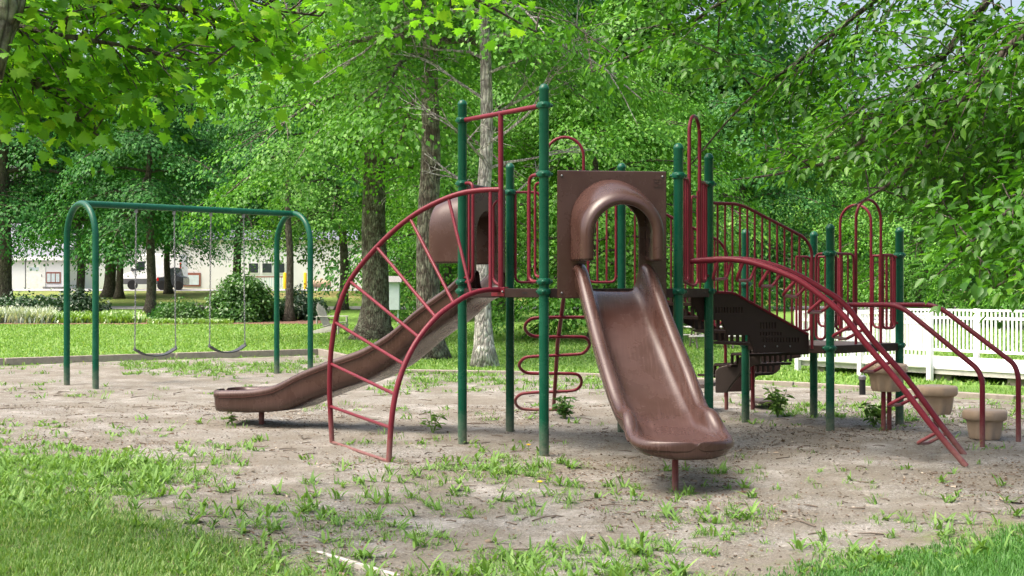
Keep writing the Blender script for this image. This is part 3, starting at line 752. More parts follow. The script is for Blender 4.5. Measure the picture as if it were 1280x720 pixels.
# ------------------------------------------------------------------ swing set
La, Lb, Ra, Rb = G(83.5, 481), G(119.5, 486), V(-4.30, 23.4, 0), V(-3.56, 22.6, 0)
mLs, mRs = (La + Lb) / 2, (Ra + Rb) / 2; SO = (mLs + mRs) / 2
SW = thing('swing_set', 'green steel swing frame with two arched ends on the sand at left', 'swing set', SO)
ZB = 2.895
for a, b in ((La, Lb), (Ra, Rb)):
    c = (a + b) / 2; R = (b - a).length / 2; d = (b - a).normalized()
    pts = [V(b.x, b.y, -.08), V(b.x, b.y, 1.2)] + arc(V(c.x, c.y, ZB - R), R, 0, PI, d, V(0, 0, 1), 18) + [V(a.x, a.y, 1.2), V(a.x, a.y, -.08)]
    MB().tube(pts, .050, 16).build('end_arch', M['green'], SW, SO)
MB().tube([V(mLs.x, mLs.y, ZB + .0), V(mRs.x, mRs.y, ZB + .0)], .052, 16).build('top_beam', M['green'], SW, SO)
bd = (mRs - mLs).normalized()
for lab, xa, xb, ys_ in (('black belt swing nearest the left end of the green frame', 168.5, 219.5, 437), ('black belt swing nearest the right end of the green frame', 262, 306, 433)):
    a, b = OP(xa, ys_, mLs, mRs), OP(xb, ys_, mLs, mRs); zs = (a.z + b.z) / 2 + .02; a.z = b.z = zs; c = (a + b) / 2
    sw = thing('swing', lab, 'swing', V(c.x, c.y, zs), 'belt swings on the green frame'); so = V(c.x, c.y, zs)
    half = (b - a).length / 2; wv = V(-bd.y, bd.x, 0); vs = []
    n = 14
    for i in range(n + 1):
        t = -1 + 2 * i / n; q = c + bd * half * t * .97 + V(0, 0, -.115 * (1 - abs(t) ** 2.2))
        for (ww, zz) in ((-.075, 0), (.075, 0), (.075, -.018), (-.075, -.018)): vs.append(q + wv * ww + V(0, 0, zz))
    fs = [(i * 4 + k, i * 4 + (k + 1) % 4, (i + 1) * 4 + (k + 1) % 4, (i + 1) * 4 + k) for i in range(n) for k in range(4)] + [(3, 2, 1, 0), (n * 4, n * 4 + 1, n * 4 + 2, n * 4 + 3)]
    MB().add(vs, fs).build('seat', M['rubber'], sw, so)
    for sgn, e in ((-1, a), (1, b)):
        ch = MB(); z0, z1 = zs, ZB - .10; topp = c + bd * half * sgn * .93; n = int((z1 - z0) / .043)
        for k in range(n):
            z = lerp(z0, z1, (k + .5) / n); p = lerp(e, topp, (k + .5) / n); ax = bd if k % 2 else wv
            L2, w2 = .028, .011
            ring = [V(p.x, p.y, z) + ax * w2 * math.sin(q_) + V(0, 0, L2 * math.cos(q_)) for q_ in [PI * 2 * j / 8 for j in range(8)]]
            ch.tube(ring, .0052, 5, closed=True)
        c_ = ch.build('chain', M['steel'], sw, so)
        MB().box(V(topp.x, topp.y, ZB - .075), (.05, .03, .07)).build('hanger', M['steel'], c_, so)
        MB().tube([e + V(0, 0, .03), e + V(0, 0, -.02)], .022, 8).build('shackle', M['steel'], c_, so)

# ------------------------------------------------------------------ foliage
rng = np.random.RandomState(11)
def norm(a): return a / np.maximum(np.linalg.norm(a, axis=-1, keepdims=True), 1e-9)
KITE = (np.array([(0, 0, 0), (.42, .36, .05), (1, 0, -.10), (.42, -.36, .05)]), np.array([(0, 1, 2), (0, 2, 3)]))
BROAD = (np.array([(0, 0, 0), (.25, .20, .03), (.55, .23, .03), (1, 0, -.16), (.55, -.23, .03), (.25, -.20, .03)]), np.array([(0, 1, 2), (0, 2, 3), (0, 3, 4), (0, 4, 5)]))
_mp = [(0, 0), (.05, .16), (-.02, .46), (.20, .36), (.36, .60), (.46, .30), (.66, .34), (.70, .16), (1.02, 0)]
_mv = [(x, y, -.10 * abs(y) * 1.5 - .10 * max(0, x - .5)) for x, y in _mp] + [(x, -y, -.10 * abs(y) * 1.5 - .10 * max(0, x - .5)) for x, y in _mp[1:-1]]
def _maple():
    n = len(_mp); v = [(.40, 0, .02)] + _mv
    up_ = list(range(1, n + 1)); dn = [1] + list(range(n + 1, n + 1 + n - 2)) + [n]
    f = [(0, up_[i + 1], up_[i]) for i in range(n - 1)] + [(0, dn[i], dn[i + 1]) for i in range(n - 1)]
    return np.array(v), np.array(f)
MAPLE = _maple()
def leaves(cent, nrm, dirs, size, tmpl):
    """leaf blades: centres, normals, directions (n,3), sizes (n,)"""
    T, Fc = tmpl; n = len(cent)
    d = norm(dirs - nrm * np.sum(dirs * nrm, 1, keepdims=True)); s = np.cross(nrm, d)
    v = cent[:, None, :] + size[:, None, None] * (T[None, :, 0, None] * d[:, None] + T[None, :, 1, None] * s[:, None] + T[None, :, 2, None] * nrm[:, None])
    f = Fc[None] + (np.arange(n) * len(T))[:, None, None]
    return v.reshape(-1, 3), f.reshape(-1, 3)
def sprays(cent, outw, rad, per, size, tmpl, tilt=.8, jit=.26, thick=.13, rs=rng, droop=.6):
    """flat-ish layered sprays of leaves, as maples carry them"""
    n = len(cent); k = n * per
    o = norm(outw * np.array([1, 1, .25])); nr = norm(np.array([0, 0, 1.0])[None] + o * tilt + rs.normal(0, .22, (n, 3)))
    a = norm(np.cross(nr, rs.normal(0, 1, (n, 3)))); b = np.cross(nr, a)
    ci = np.repeat(np.arange(n), per)
    r = np.sqrt(rs.rand(k)) * rad[ci]; th = rs.rand(k) * 2 * PI
    off = a[ci] * (r * np.cos(th))[:, None] + b[ci] * (r * np.sin(th) * .8)[:, None]
    p = cent[ci] + off + nr[ci] * (rs.normal(0, thick, k) * rad[ci])[:, None]
    p[:, 2] -= (r / rad[ci]) ** 2 * rad[ci] * .34
    ln = norm(nr[ci] + off / rad[ci][:, None] * .6 + rs.normal(0, jit, (k, 3)))
    dr = norm(off + o[ci] * .4 * rad[ci][:, None] + rs.normal(0, .35, (k, 3)) * rad[ci][:, None]); dr[:, 2] -= droop; 
    sz_ = size * rs.uniform(.65, 1.25, k)
    return leaves(p, ln, dr, sz_, tmpl)
def tree_proto(seed, H, tr, base, R, nl=26, per=55, leaf=.17, sprad=.85, lean=0.0, dens=1.0, shape=.55, tmpl=KITE, low=None, wob=.006):
    """trunk with tapering limbs (MB) and crown leaf arrays; local coordinates, foot at the origin"""
    rs = np.random.RandomState(seed); mb = MB()
    tp = []; nseg = 9
    for i in range(nseg + 1):
        t = i / nseg; tp.append(Vector((lean * H * t * t + rs.normal(0, wob * H) * (t > .1), rs.normal(0, wob * H) * (t > .1), H * .92 * t - .1)))
    path = smoothpath(tp, 3); nP = len(path)
    rad = [tr * (1 + .9 * max(0, 1 - i / nP * 14) ** 2) * (1 - .86 * (i / (nP - 1)) ** 1.1) for i in range(nP)]
    mb.tube(path, rad, 14)
    cs, os_, rr_ = [], [], []
    for l in range(nl):
        t = (l + .5) / nl; h = lerp(base, H * .93, t ** .9) + rs.normal(0, .15)
        prof_ = math.sin(PI * min(1, (t * .86 + .14)) ** shape) ; Lb = R * max(.22, prof_) * rs.uniform(.75, 1.15)
        az = l * 2.4 + rs.normal(0, .35); o = Vector((math.cos(az), math.sin(az), 0))
        f_ = min(.999, max(0, (h + .1) / (H * .92))); b0 = path[int(f_ * (nP - 1))]
        rise = lerp(.15, .75, t); pts = []
        for k in range(6):
            u = k / 5; pts.append(b0 + o * Lb * u + Vector((rs.normal(0, .05), rs.normal(0, .05), 1)) * (Lb * (rise * u - (.35 + .25 * (1 - t)) * u * u)))
        r0 = max(.02, tr * .34 * (1 - .6 * t)); mb.tube(smoothpath(pts, 2), [lerp(r0, .012, i / 10) for i in range(11)], 6, cap=False)
        for k in range(2, 6):
            for sgn in (-1, 0, 1):
                if rs.rand() > dens: continue
                side = Vector((-o.y, o.x, 0)) * sgn
                q = pts[k] + side * (Lb * .30 * (1.25 - k * .12)) * rs.uniform(.6, 1.2) + Vector((0, 0, rs.normal(-.05, .16)))
                if sgn: mb.tube([pts[k - 1], (pts[k - 1] + q) / 2 + Vector((0, 0, .06)), q], [.022, .014, .007], 4, cap=False)
                cs.append(q); os_.append(o + side * .6); rr_.append(sprad * rs.uniform(.75, 1.45) * (.75 + .35 * Lb / R))
    if low:
        for (az, h, Lb, drop) in low:
            o = Vector((math.cos(az), math.sin(az), 0)); b0 = path[int(min(.99, h / (H * .92)) * (nP - 1))]
            pts = [b0 + o * Lb * u + Vector((0, 0, .25 * Lb * u - drop * u * u)) for u in (0, .2, .4, .6, .8, 1)]
            mb.tube(smoothpath(pts, 2), [lerp(.06, .012, i / 10) for i in range(11)], 6, cap=False)
            for k in range(1, 6):
                for sgn in (-1.2, -.5, .5, 1.2):
                    side = Vector((-o.y, o.x, 0)) * sgn
                    cs.append(pts[k] + side * rs.uniform(.3, .8) + Vector((0, 0, rs.normal(-.15, .25)))); os_.append(o + side * .5); rr_.append(sprad * rs.uniform(.6, .95))
    cs = np.array([tuple(c) for c in cs]); os_ = np.array([tuple(c) for c in os_]); rr_ = np.array(rr_)
    v, f = sprays(cs, os_, rr_, per, leaf, tmpl, rs=rs)
    return mb, v, f
protos = {}
def proto(key, bark, leafm, **kw):
    mb, v, f = tree_proto(**kw)
    protos[key] = (mb, v, f, bark, leafm)
TR_I = {}
def put_tree(key, px, Y, label, rz=0, s=1.0, bark=None, leafm=None, name='broadleaf_tree', group=None):
    mb, v, f, bk, lm = protos[key]
    loc = GX(px, Y); t_ = thing(name, label, 'tree', loc, group, rz); t_.scale = (s, s, s)
    bk = bark or bk; lm = leafm or lm; kk = (key, bk, lm)
    if kk not in TR_I:
        t1 = mb.build('trunk', M[bk], t_, (0, 0, 0), angle=180)
        c1 = link('crown', npmesh('crown', v, f), M[lm], t_, (0, 0, 0), None)
        TR_I[kk] = (t1.data, c1.data)
    else:
        a, b = TR_I[kk]
        for nm, d in (('trunk', a), ('crown', b)):
            o = bpy.data.objects.new(nm, d); COL.objects.link(o); o.parent = t_
    return t_
proto('bigmaple', 'barklichen', 'leafA', seed=3, H=17, tr=.47, wob=.003, base=6.0, R=5.2, nl=34, per=130, leaf=.125, sprad=.80, low=[(3.6, 7.0, 5.6, 3.4), (4.4, 7.4, 5.0, 3.2), (2.9, 6.6, 4.8, 3.0)])
proto('midmaple', 'barklichen', 'leafA', seed=5, H=15, tr=.29, wob=.002, base=6.3, R=4.2, nl=30, per=120, leaf=.115, sprad=.72)
proto('slim', 'barkpale', 'leafA', seed=8, H=15, tr=.175, base=6.6, R=3.0, nl=22, per=100, leaf=.11, sprad=.6, wob=.0015)
proto('rowtree', 'bark', 'leafB', seed=12, H=15, tr=.25, base=5.0, R=4.6, nl=34, per=100, leaf=.17, sprad=.88)
proto('bigrow', 'bark', 'leafB', seed=15, H=17, tr=.38, base=5.1, R=5.8, nl=36, per=110, leaf=.18, sprad=1.0)
proto('lowtree', 'bark', 'leafA', seed=19, H=9.5, tr=.16, base=.9, R=3.6, nl=36, per=110, leaf=.12, sprad=.66, shape=.8)
proto('farround', 'bark', 'leafB', seed=23, H=12, tr=.2, base=1.0, R=4.8, nl=36, per=90, leaf=.18, sprad=.95, shape=.8)

# trees one can tell apart, left to right
put_tree('bigrow', 6, 64, 'large grey-trunked tree at the left edge, its foot hidden by low junipers', .3)
put_tree('rowtree', 98, 68, 'slim tree rising from the dark juniper mound by the left swing arch', 1.2, .92)
put_tree('bigrow', 137, 79, 'thicker tree of the close pair left of the white van', 2.0, .95)
put_tree('rowtree', 149, 77, 'thinner tree of the close pair left of the white van', .4, .9)
put_tree('rowtree', 187, 57, 'short-trunked tree in the mulch bed in front of the white van', 2.6, .9)
put_tree('rowtree', 211, 84, 'dark tree by the road in front of the tail of the van', 4.0, .9)
put_tree('rowtree', 300, 70, 'leafy tree behind the round yew shrub between the swings', 5.0, 1.0)
put_tree('slim', 361, 50, 'thin young tree in the mulch bed inside the right swing arch', 3.3, .9, bark='bark', leafm='leafB')
put_tree('rowtree', 427, 63, 'tree on the lawn between the swing frame and the big lichened maple', 1.9, .95, leafm='leafA')
put_tree('bigmaple', 467, 37.5, 'big dark-barked maple with a stout trunk behind the arched ladder', .8, .92)
put_tree('midmaple', 537, 28.5, 'lichened maple standing behind the brown left slide', 2.2, 1.0)
put_tree('slim', 606, 25.4, 'slender pale-barked tree with bare dead branches between the green posts', 0, 1.0)
put_tree('lowtree', 560, 52, 'bright low-crowned tree behind the lichened maple', 1.0, 1.15)
put_tree('rowtree', 627, 62, 'tree on the far lawn seen under the left slide hood', 2.9, 1.0, leafm='leafA')
put_tree('rowtree', 695, 68, 'tree on the far lawn seen under the deck beside the front slide', .2, 1.05, leafm='leafA')
put_tree('lowtree', 742, 37, 'fresh green low-crowned tree behind the brown slide panel', 2.5, 1.0)
put_tree('lowtree', 830, 46, 'pale green tree behind the tall green post right of the slide panel', 4.4, 1.12)
put_tree('farround', 930, 64, 'round broad tree behind the sloping stair railing', 1.1, .95)
put_tree('farround', 1040, 72, 'broad far tree behind the landing arches', 3.0, .92, leafm='leafA')
put_tree('lowtree', 1150, 50, 'light green tree behind the left part of the white fence', 5.5, .85)
put_tree('farround', 1215, 62, 'dense far tree behind the middle of the white fence', .7, .9)
put_tree('lowtree', 1300, 44, 'light green tree behind the white fence at the right edge', 2.2, .9)

put_tree('farround', 700, 86, 'tall round tree across the far lawn above the loop climber', 2.1, 1.9)
put_tree('farround', 800, 82, 'tall round tree across the far lawn behind the slide panel', 3.7, 1.75, leafm='leafA')
put_tree('farround', 575, 84, 'tall round tree across the far lawn between the lichened maple and the slender tree', .4, 2.0)
put_tree('farround', 900, 78, 'tall round tree across the far lawn above the stair railing', 5.2, 1.45)
# bare dead branches on the slender tree
def twigs(mb, p, d, L, r, depth, rs):
    pts = [p]; q = p; dd = d.normalized()
    for k in range(5):
        dd = (dd + Vector((rs.normal(0, .16), rs.normal(0, .16), rs.normal(0, .13)))).normalized(); q = q + dd * L / 5; pts.append(q)
    mb.tube(pts, [lerp(r, r * .35, i / 5) for i in range(6)], 5, cap=False)
    if depth:
        for k in (2, 3, 4, 5):
            s_ = dd.cross(Vector((0, 0, 1))) * rs.choice([-1, 1]) + dd * .9 + Vector((0, 0, rs.normal(.1, .4)))
            twigs(mb, pts[k - 1], s_, L * .5, r * .5, depth - 1, rs)
slim = [o for o in COL.objects if o.get('label', '').startswith('slender pale')][0]
rs = np.random.RandomState(4); tw = MB()
for z, az, L in ((3.9, .15, 2.2), (4.4, -.5, 2.6), (4.9, .4, 2.8), (5.3, 2.9, 2.0), (3.4, 3.4, 1.5), (5.8, -.2, 2.5), (2.9, .3, 1.8), (4.1, 3.9, 2.2), (6.1, 2.6, 2.0)):
    twigs(tw, V(0, 0, z), V(math.cos(az), math.sin(az), .55), L, .034, 2, rs)
tw.build('dead_branches', M['barkpale'], slim, (0, 0, 0))
# dead twigs on the big maple's trunk
bigm = [o for o in COL.objects if o.get('label', '').startswith('big dark-barked')][0]
tw = MB()
for z, az, L in ((4.6, -1.2, 1.6), (5.0, -.5, 2.0), (5.4, -.1, 2.4), (4.2, -1.9, 1.3)):
    twigs(tw, V(math.cos(az) * .3, math.sin(az) * .3, z), V(math.cos(az), math.sin(az), .2), L, .03, 2, rs)
tw.build('dead_branches', M['barkpale'], bigm, (0, 0, 0))

# far woods behind the buildings: one mass
def far_woods():
    rs = np.random.RandomState(31); n = 5200
    x = rs.uniform(-95, 95, n); y = 122 + rs.rand(n) * 26
    top = 52 + 7 * (vnoise(x + 200, y, .09, 5) - .5) * 2 - np.clip((x - 18) / 20, 0, 1) * 31
    z = 1.6 + np.abs(rs.rand(n)) ** .8 * (top - 1.6)
    v, f = sprays(np.stack([x, y, z], 1), np.stack([x * .01, -np.ones(n), np.zeros(n)], 1), rs.uniform(1.8, 3.6, n), 60, .60, KITE, rs=rs, thick=.2, tilt=.8)
    o = link('far_woods', npmesh('far_woods', v, f), M['leafB'], None, (0, 0, 0), None); o['kind'] = 'stuff'
    tag(o, 'mass of woodland closing the view behind the buildings and the far lawn', 'woods')
far_woods()

# overhanging branches of two near trees whose trunks stand beside the frame
def near_tree(name, label, trunk, limbs, per, leaf, sprad, tmpl, mat, seed, prune, bark='bark', nsub=3, tilt=.5, jit=.42):
    rs = np.random.RandomState(seed); t_ = thing(name, label, 'tree', trunk[0])
    mb = MB(); tp = smoothpath(trunk, 4); mb.tube(tp, [lerp(.24, .12, i / (len(tp) - 1)) for i in range(len(tp))], 14)
    cs, os_ = [], []
    for (pts, r, a0, dn) in limbs:
        sp = smoothpath(pts, 5); n = len(sp); mb.tube(sp, [lerp(r, .006, i / (n - 1)) for i in range(n)], 8)
        for i in range(int(n * a0), n):
            d = (sp[min(n - 1, i + 1)] - sp[max(0, i - 1)]).normalized()
            for k in range(nsub):
                sg = -1 if (i + k) % 2 else 1
                side = d.cross(V(0, 0, 1)).normalized() * sg
                L = rs.uniform(.35, 1.25) * dn; e = (side * rs.uniform(.3, 1) + d * rs.uniform(.1, .8) + V(0, 0, rs.normal(-.02, .55))).normalized()
                q = sp[i] + e * L - V(0, 0, .12 * L * L); mid = sp[i] + e * L * .5 + V(0, 0, .03)
                if CY - (q.z - HC) * F / q.y > np.interp(CX + q.x * F / q.y, *prune): continue
                mb.tube([sp[i], mid, q], [.008, .006, .003], 4, cap=False)
                for u in (.4, .7, 1.0):
                    if u * L > .22: cs.append(sp[i].lerp(q, u) + V(*rs.normal(0, .06, 3))); os_.append(e)
            cs.append(sp[i] + V(0, 0, rs.normal(0, .05))); os_.append(d)
    o = trunk[0]
    mb.build('trunk', M[bark], t_, o, angle=180)
    kp = []
    for c in cs:                                                   # prune what would hang below the browse line
        kp.append(CY - (c.z - HC) * F / c.y < np.interp(CX + c.x * F / c.y, *prune))
    kp = np.array(kp)
    cs = np.array([tuple(c - o) for c in cs])[kp]; os_ = np.array([tuple(c) for c in os_])[kp]
    v, f = sprays(cs, os_, sprad * rs.uniform(.6, 1.2, len(cs)), per, leaf, tmpl, rs=rs, thick=.20, jit=jit, tilt=tilt, droop=.4)
    link('crown', npmesh('crown', v, f), M[mat], t_, (0, 0, 0), None)
    return t_
tR = [V(6.6, 9.6, 0), V(6.55, 9.6, 1.5), V(6.5, 9.55, 3.2), V(6.3, 9.6, 4.8), V(6.0, 9.8, 7.0)]
def P(x, y, Y): return W(x, y, Y)
limbsR = [
    ([tR[3], P(1420, -60, 9.7), P(1280, 42, 10.0), P(1200, 130, 10.4), P(1130, 215, 10.8), P(1060, 262, 11.3)], .055, .28, 1.0),
    ([tR[3], P(1380, -140, 10.2), P(1240, -5, 10.8), P(1150, 105, 11.2), P(1060, 190, 11.6), P(985, 215, 12.0), P(915, 225, 12.4)], .05, .30, 1.0),
    ([tR[4], P(1300, -150, 11), P(1120, -20, 11.6), P(1020, 60, 12), P(930, 130, 12.4), P(860, 210, 12.8)], .045, .3, 1.05),
    ([tR[4], P(1220, -190, 11.6), P(1030, -60, 12), P(920, -8, 12.4), P(830, 50, 12.8), P(740, 90, 13.2)], .045, .42, 1.0),
    ([tR[2], P(1440, 120, 9.0), P(1330, 205, 9.0), P(1230, 290, 9.1), P(1170, 345, 9.3)], .035, .3, .60),
    ([tR[2], P(1430, 200, 8.6), P(1350, 270, 8.6), P(1290, 330, 8.6), P(1215, 375, 8.7)], .03, .42, .40),
    ([tR[3], P(1450, 20, 10.6), P(1320, 110, 11.2), P(1230, 190, 11.8), P(1150, 230, 12.4), P(1080, 235, 13)], .045, .25, 1.1),
    ([tR[4], P(1380, -80, 12), P(1260, 60, 12.6), P(1150, 150, 13.2), P(1010, 200, 13.8), P(950, 215, 14.2)], .04, .3, 1.1),
    ([tR[2], P(1400, 90, 11.0), P(1300, 190, 11.5), P(1220, 240, 12.0), P(1140, 262, 12.4)], .04, .25, 1.0),
]
near_tree('overhanging_tree', 'tree beside the frame at right whose leafy branches overhang the landing and white fence', tR, limbsR, 17, .098, .36, BROAD, 'leafC', 5, ([740, 800, 850, 900, 950, 1000, 1050, 1100, 1130, 1180, 1200, 1300], [55, 80, 88, 168, 195, 215, 198, 198, 222, 300, 345, 362]), tilt=.22, jit=.34)
tL = [V(-4.6, 7.2, 0), V(-4.6, 7.2, 1.6), V(-4.4, 7.2, 3.0), V(-4.0, 7.3, 4.4), V(-3.4, 7.5, 6.0)]
limbsL = [
    ([tL[3], P(-60, -110, 7.4), P(60, -25, 7.6), P(150, 4, 7.8), P(250, 15, 8.1), P(320, 50, 8.4), P(352, 84, 8.6)], .04, .22, .42),
    ([tL[2], P(-160, 60, 7.2), P(-40, 80, 7.3), P(40, 100, 7.5), P(90, 145, 7.7), P(135, 178, 7.9)], .03, .3, .34),
    ([tL[2], P(-140, 10, 7.0), P(-20, 25, 7.2), P(80, 45, 7.4), P(170, 60, 7.6), P(260, 82, 7.8)], .03, .25, .40),
    ([tL[3], P(-20, -120, 7.2), P(120, -60, 7.4), P(240, -30, 7.8), P(330, 8, 8.0), P(400, 20, 8.4)], .035, .3, .42),
    ([tL[3], P(-90, -30, 7.6), P(10, 20, 7.9), P(110, 90, 8.3), P(190, 118, 8.6), P(240, 130, 9)], .03, .3, .45),
    ([tL[4], P(120, -220, 7.6), P(330, -120, 8.0), P(470, -50, 8.4), P(580, -8, 8.8), P(670, 40, 9.2)], .035, .62, .34),
]
near_tree('overhanging_maple', 'maple beside the frame at left whose backlit lobed leaves overhang the swings', tL, limbsL, 8, .082, .30, MAPLE, 'leafN', 9, ([0, 120, 160, 250, 330, 400, 480, 600, 720], [165, 160, 130, 105, 85, 22, 20, 26, 20]))
# the grey limb that cuts the top-left corner
nb = MB().tube(smoothpath([V(-4.4, 7.2, 3.0), W(-70, 130, 7.0), W(-8, 40, 7.0), W(14, -20, 7.05), W(30, -90, 7.1)], 4), [.13 - .003 * i for i in range(17)], 12)
lm_ = [o for o in COL.objects if o.get('label', '').startswith('maple beside')][0]
nb.build('limb', M['barklichen'], lm_, lm_.location, angle=180)

# ------------------------------------------------------------------ shrubs and bed plants
def shrub(name, label, px, Y, w, h, dep, n, leaf, mat, cat='shrub', per=40, sprad=.28, group=None, tilt=.5, flat=0):
    rs = np.random.RandomState(int(px * 7 + Y)); loc = GX(px, Y); t_ = thing(name, label, cat, loc, group)
    u = rs.normal(0, 1, (n, 3)); u = norm(u); u[:, 2] = np.abs(u[:, 2]); rad = rs.uniform(.55, 1.0, n) * (1 + .22 * (vnoise(u[:, 0] * 3 + 50, u[:, 2] * 3 + u[:, 1] * 2 + 50, 1.0, 3) - .5) * 2)
    c = u * rad[:, None] * np.array([w / 2, dep / 2, h]); c[:, 2] = np.maximum(c[:, 2], .08)
    if flat: c[:, 2] = np.round(c[:, 2] / flat) * flat * .9 + rs.normal(0, .03, n) + .1
    st = MB()
    for k in range(7):
        e = c[rs.randint(n)] * .8; st.tube([(e[0] * .1, e[1] * .1, -.05), (e[0] * .5, e[1] * .5, e[2] * .55), tuple(e)], [.035, .025, .01], 6)
    st.build('stems', M['bark'], t_, (0, 0, 0))
    v, f = sprays(c, u, np.full(n, sprad) * rs.uniform(.7, 1.2, n), per, leaf, KITE, rs=rs, thick=.35, jit=.7, tilt=tilt)
    link('foliage', npmesh('foliage', v, f), M[mat], t_, (0, 0, 0), None); return t_
shrub('yew_shrub', 'large round yew shrub in the mulch bed behind the right-hand swing', 303, 49.5, 2.5, 2.0, 2.2, 230, .13, 'leafE', per=46, sprad=.34)
shrub('yew_shrub', 'lower dark part of the yew planting just left of the right swing arch', 322, 50.5, 2.0, 1.35, 1.6, 120, .13, 'leafD', per=46, sprad=.34)
shrub('juniper', 'dark spreading juniper inside the right swing arch', 374, 51.5, 2.3, 1.15, 1.8, 130, .12, 'leafD', per=46, sprad=.42, flat=.28, tilt=.25)
shrub('juniper', 'dark spreading juniper at the foot of the leftmost trunk', 33, 57, 3.2, .75, 2.4, 130, .15, 'leafD', per=46, sprad=.48, flat=.25, tilt=.2)
shrub('juniper', 'dark juniper mound at the foot of the slim tree in the left swing arch', 93, 59, 2.8, .95, 2.2, 130, .15, 'leafD', per=46, sprad=.46, flat=.27, tilt=.2)
shrub('flowering_shrub', 'small mixed green shrub between the two swings by the boulder', 228, 52, 2.2, .75, 1.4, 90, .11, 'leafE', per=36, sprad=.3)
shrub('flowering_shrub', 'small open shrub at the foot of the short-trunked tree', 208, 53, 1.4, .55, 1.0, 50, .11, 'leafB', per=30, sprad=.26)
bo = MB().ball(GX(246, 52.6) + V(0, 0, .25), .42, 9, (1, .8, .95)); rb = np.random.RandomState(3)
bo.v = [(x + rb.normal(0, .06), y + rb.normal(0, .06), z + rb.normal(0, .07)) for x, y, z in bo.v]
tag(bo.build('boulder', M['stone'], None, GX(246, 52.6), sub=1, angle=25), 'dark boulder among the bed plants between the swings', 'boulder')
def blades(base, az, ln, wd, p0, curl, nseg=3):
    """arching strips: base (n,3), azimuth, length, width, start pitch and curl, all (n,)"""
    n = len(base); rows = []; p = base.copy(); pitch = p0.copy(); side = np.stack([-np.sin(az), np.cos(az), np.zeros(n)], 1)
    prof = {3: (.55, 1.0, .8, 0.0), 2: (.8, .9, 0.0)}[nseg]
    for k in range(nseg + 1):
        w = wd * prof[k] * .5
        if k < nseg: rows += [p - side * w[:, None], p + side * w[:, None]]
        else: rows += [p]
        st = ln / nseg; p = p + np.stack([np.cos(az) * np.cos(pitch), np.sin(az) * np.cos(pitch), np.sin(pitch)], 1) * st[:, None]; pitch = pitch - curl / nseg
    v = np.stack(rows, 1); m = v.shape[1]; t = []
    for k in range(nseg - 1): a = 2 * k; t += [(a, a + 1, a + 3), (a, a + 3, a + 2)]
    a = 2 * (nseg - 1); t += [(a, a + 1, a + 2)]
    f = np.array(t)[None] + (np.arange(n) * m)[:, None, None]
    return v.reshape(-1, 3), f.reshape(-1, 3)
def tufts(cent, per, ln, wd, rs, spread, p0=(1.0, 1.5), curl=(.3, 1.2), nseg=3):
    k = len(cent) * per; ci = np.repeat(np.arange(len(cent)), per); b = cent[ci] + np.stack([rs.normal(0, 1, k), rs.normal(0, 1, k), np.zeros(k)], 1) * np.broadcast_to(spread, (len(cent),))[ci][:, None]
    sc = np.broadcast_to(ln, (len(cent),))[ci]
    return blades(b, rs.rand(k) * 2 * PI, sc * rs.uniform(.5, 1.2, k), np.broadcast_to(wd, (len(cent),))[ci] * rs.uniform(.7, 1.3, k), rs.uniform(*p0, k), rs.uniform(*curl, k), nseg)
def stuff(name, v, f, mat, label, cat):
    o = link(name, npmesh(name, v, f), M[mat], None, (0, 0, 0), None); o['kind'] = 'stuff'; tag(o, label, cat); return o
def on_ground(x, y): return np.stack([x, y, ground_h(x, y)], 1)
rs = np.random.RandomState(21)
def band(px0, px1, Y0, Y1, n):
    Y = rs.uniform(Y0, Y1, n); x = (rs.uniform(px0, px1, n) - CX) / F * Y; return on_ground(x, Y)
v, f = tufts(band(-30, 62, 48, 52, 260), 26, .55, .05, rs, .12); stuff('variegated_grass', v, f, 'leafV', 'white-striped ornamental grass edging the lawn at far left', 'ornamental grass')
v, f = tufts(band(50, 172, 48, 52.5, 420), 22, .36, .075, rs, .14); stuff('lime_groundcover', v, f, 'leafH', 'lime green groundcover edging the lawn inside the left swing arch', 'groundcover')
v, f = tufts(band(192, 285, 47.6, 48.8, 190), 16, .18, .07, rs, .12); stuff('sedum_edging', v, f, 'leafH', 'low lime edging plants along the mulch bed behind the swings', 'groundcover')

# ------------------------------------------------------------------ sand-pit plants, grass and litter
def sample(n, y0, y1, x0=-12, x1=12):
    # uniform over the seen ground
    yy = np.sqrt(rs.uniform(y0 ** 2, y1 ** 2, n)); px = rs.uniform(-60, 1340, n); return (px - CX) / F * yy, yy
def pix(x, y): return CX + F * x / y, CY + F * HC / y
def density(px, py):
    """how weedy the sand is, by where it lies on the ground"""
    d = np.full(px.shape, .05)
    d = np.maximum(d, 1.0 * np.exp(-((py - (560 + .21 * px)) / np.where(py < 560 + .21 * px, 22, 46)) ** 2) * (px < 640) * np.interp(px, [300, 620], [1, .45]))
    d = np.maximum(d, .42 * (py > 590 + .02 * px) * (px < 1000)); d = np.maximum(d, .36 * (py > 655) * (px > 560) * (px < 980))
    d = np.maximum(d, .28 * (py > 520) * (px < 330)); d = np.maximum(d, .30 * (py > 545) * (py < 625) * (px > 380) * (px < 720))
    d = np.maximum(d, .8 * np.exp(-((py - 462) / 12.0) ** 2) * (px > 150) * (px < 800)); d = np.maximum(d, .5 * np.exp(-((py - 480) / 12.0) ** 2) * (px > 470) * (px < 760))
    d = np.maximum(d, .75 * np.exp(-((py - 515) / 16.0) ** 2) * np.exp(-((px - 1010) / 110.0) ** 2)); d = np.maximum(d, .35 * (py > 480) * (py < 540) * (px > 1050))
    d = np.maximum(d, .62 * (px < 470) * (py > 575 + .2 * px))
    d = np.maximum(d, .6 * np.exp(-((px - 440) / 50.0) ** 2 - ((py - 555) / 14.0) ** 2))
    d = np.maximum(d, .30 * (py > 640) * (px > 950))
    return d
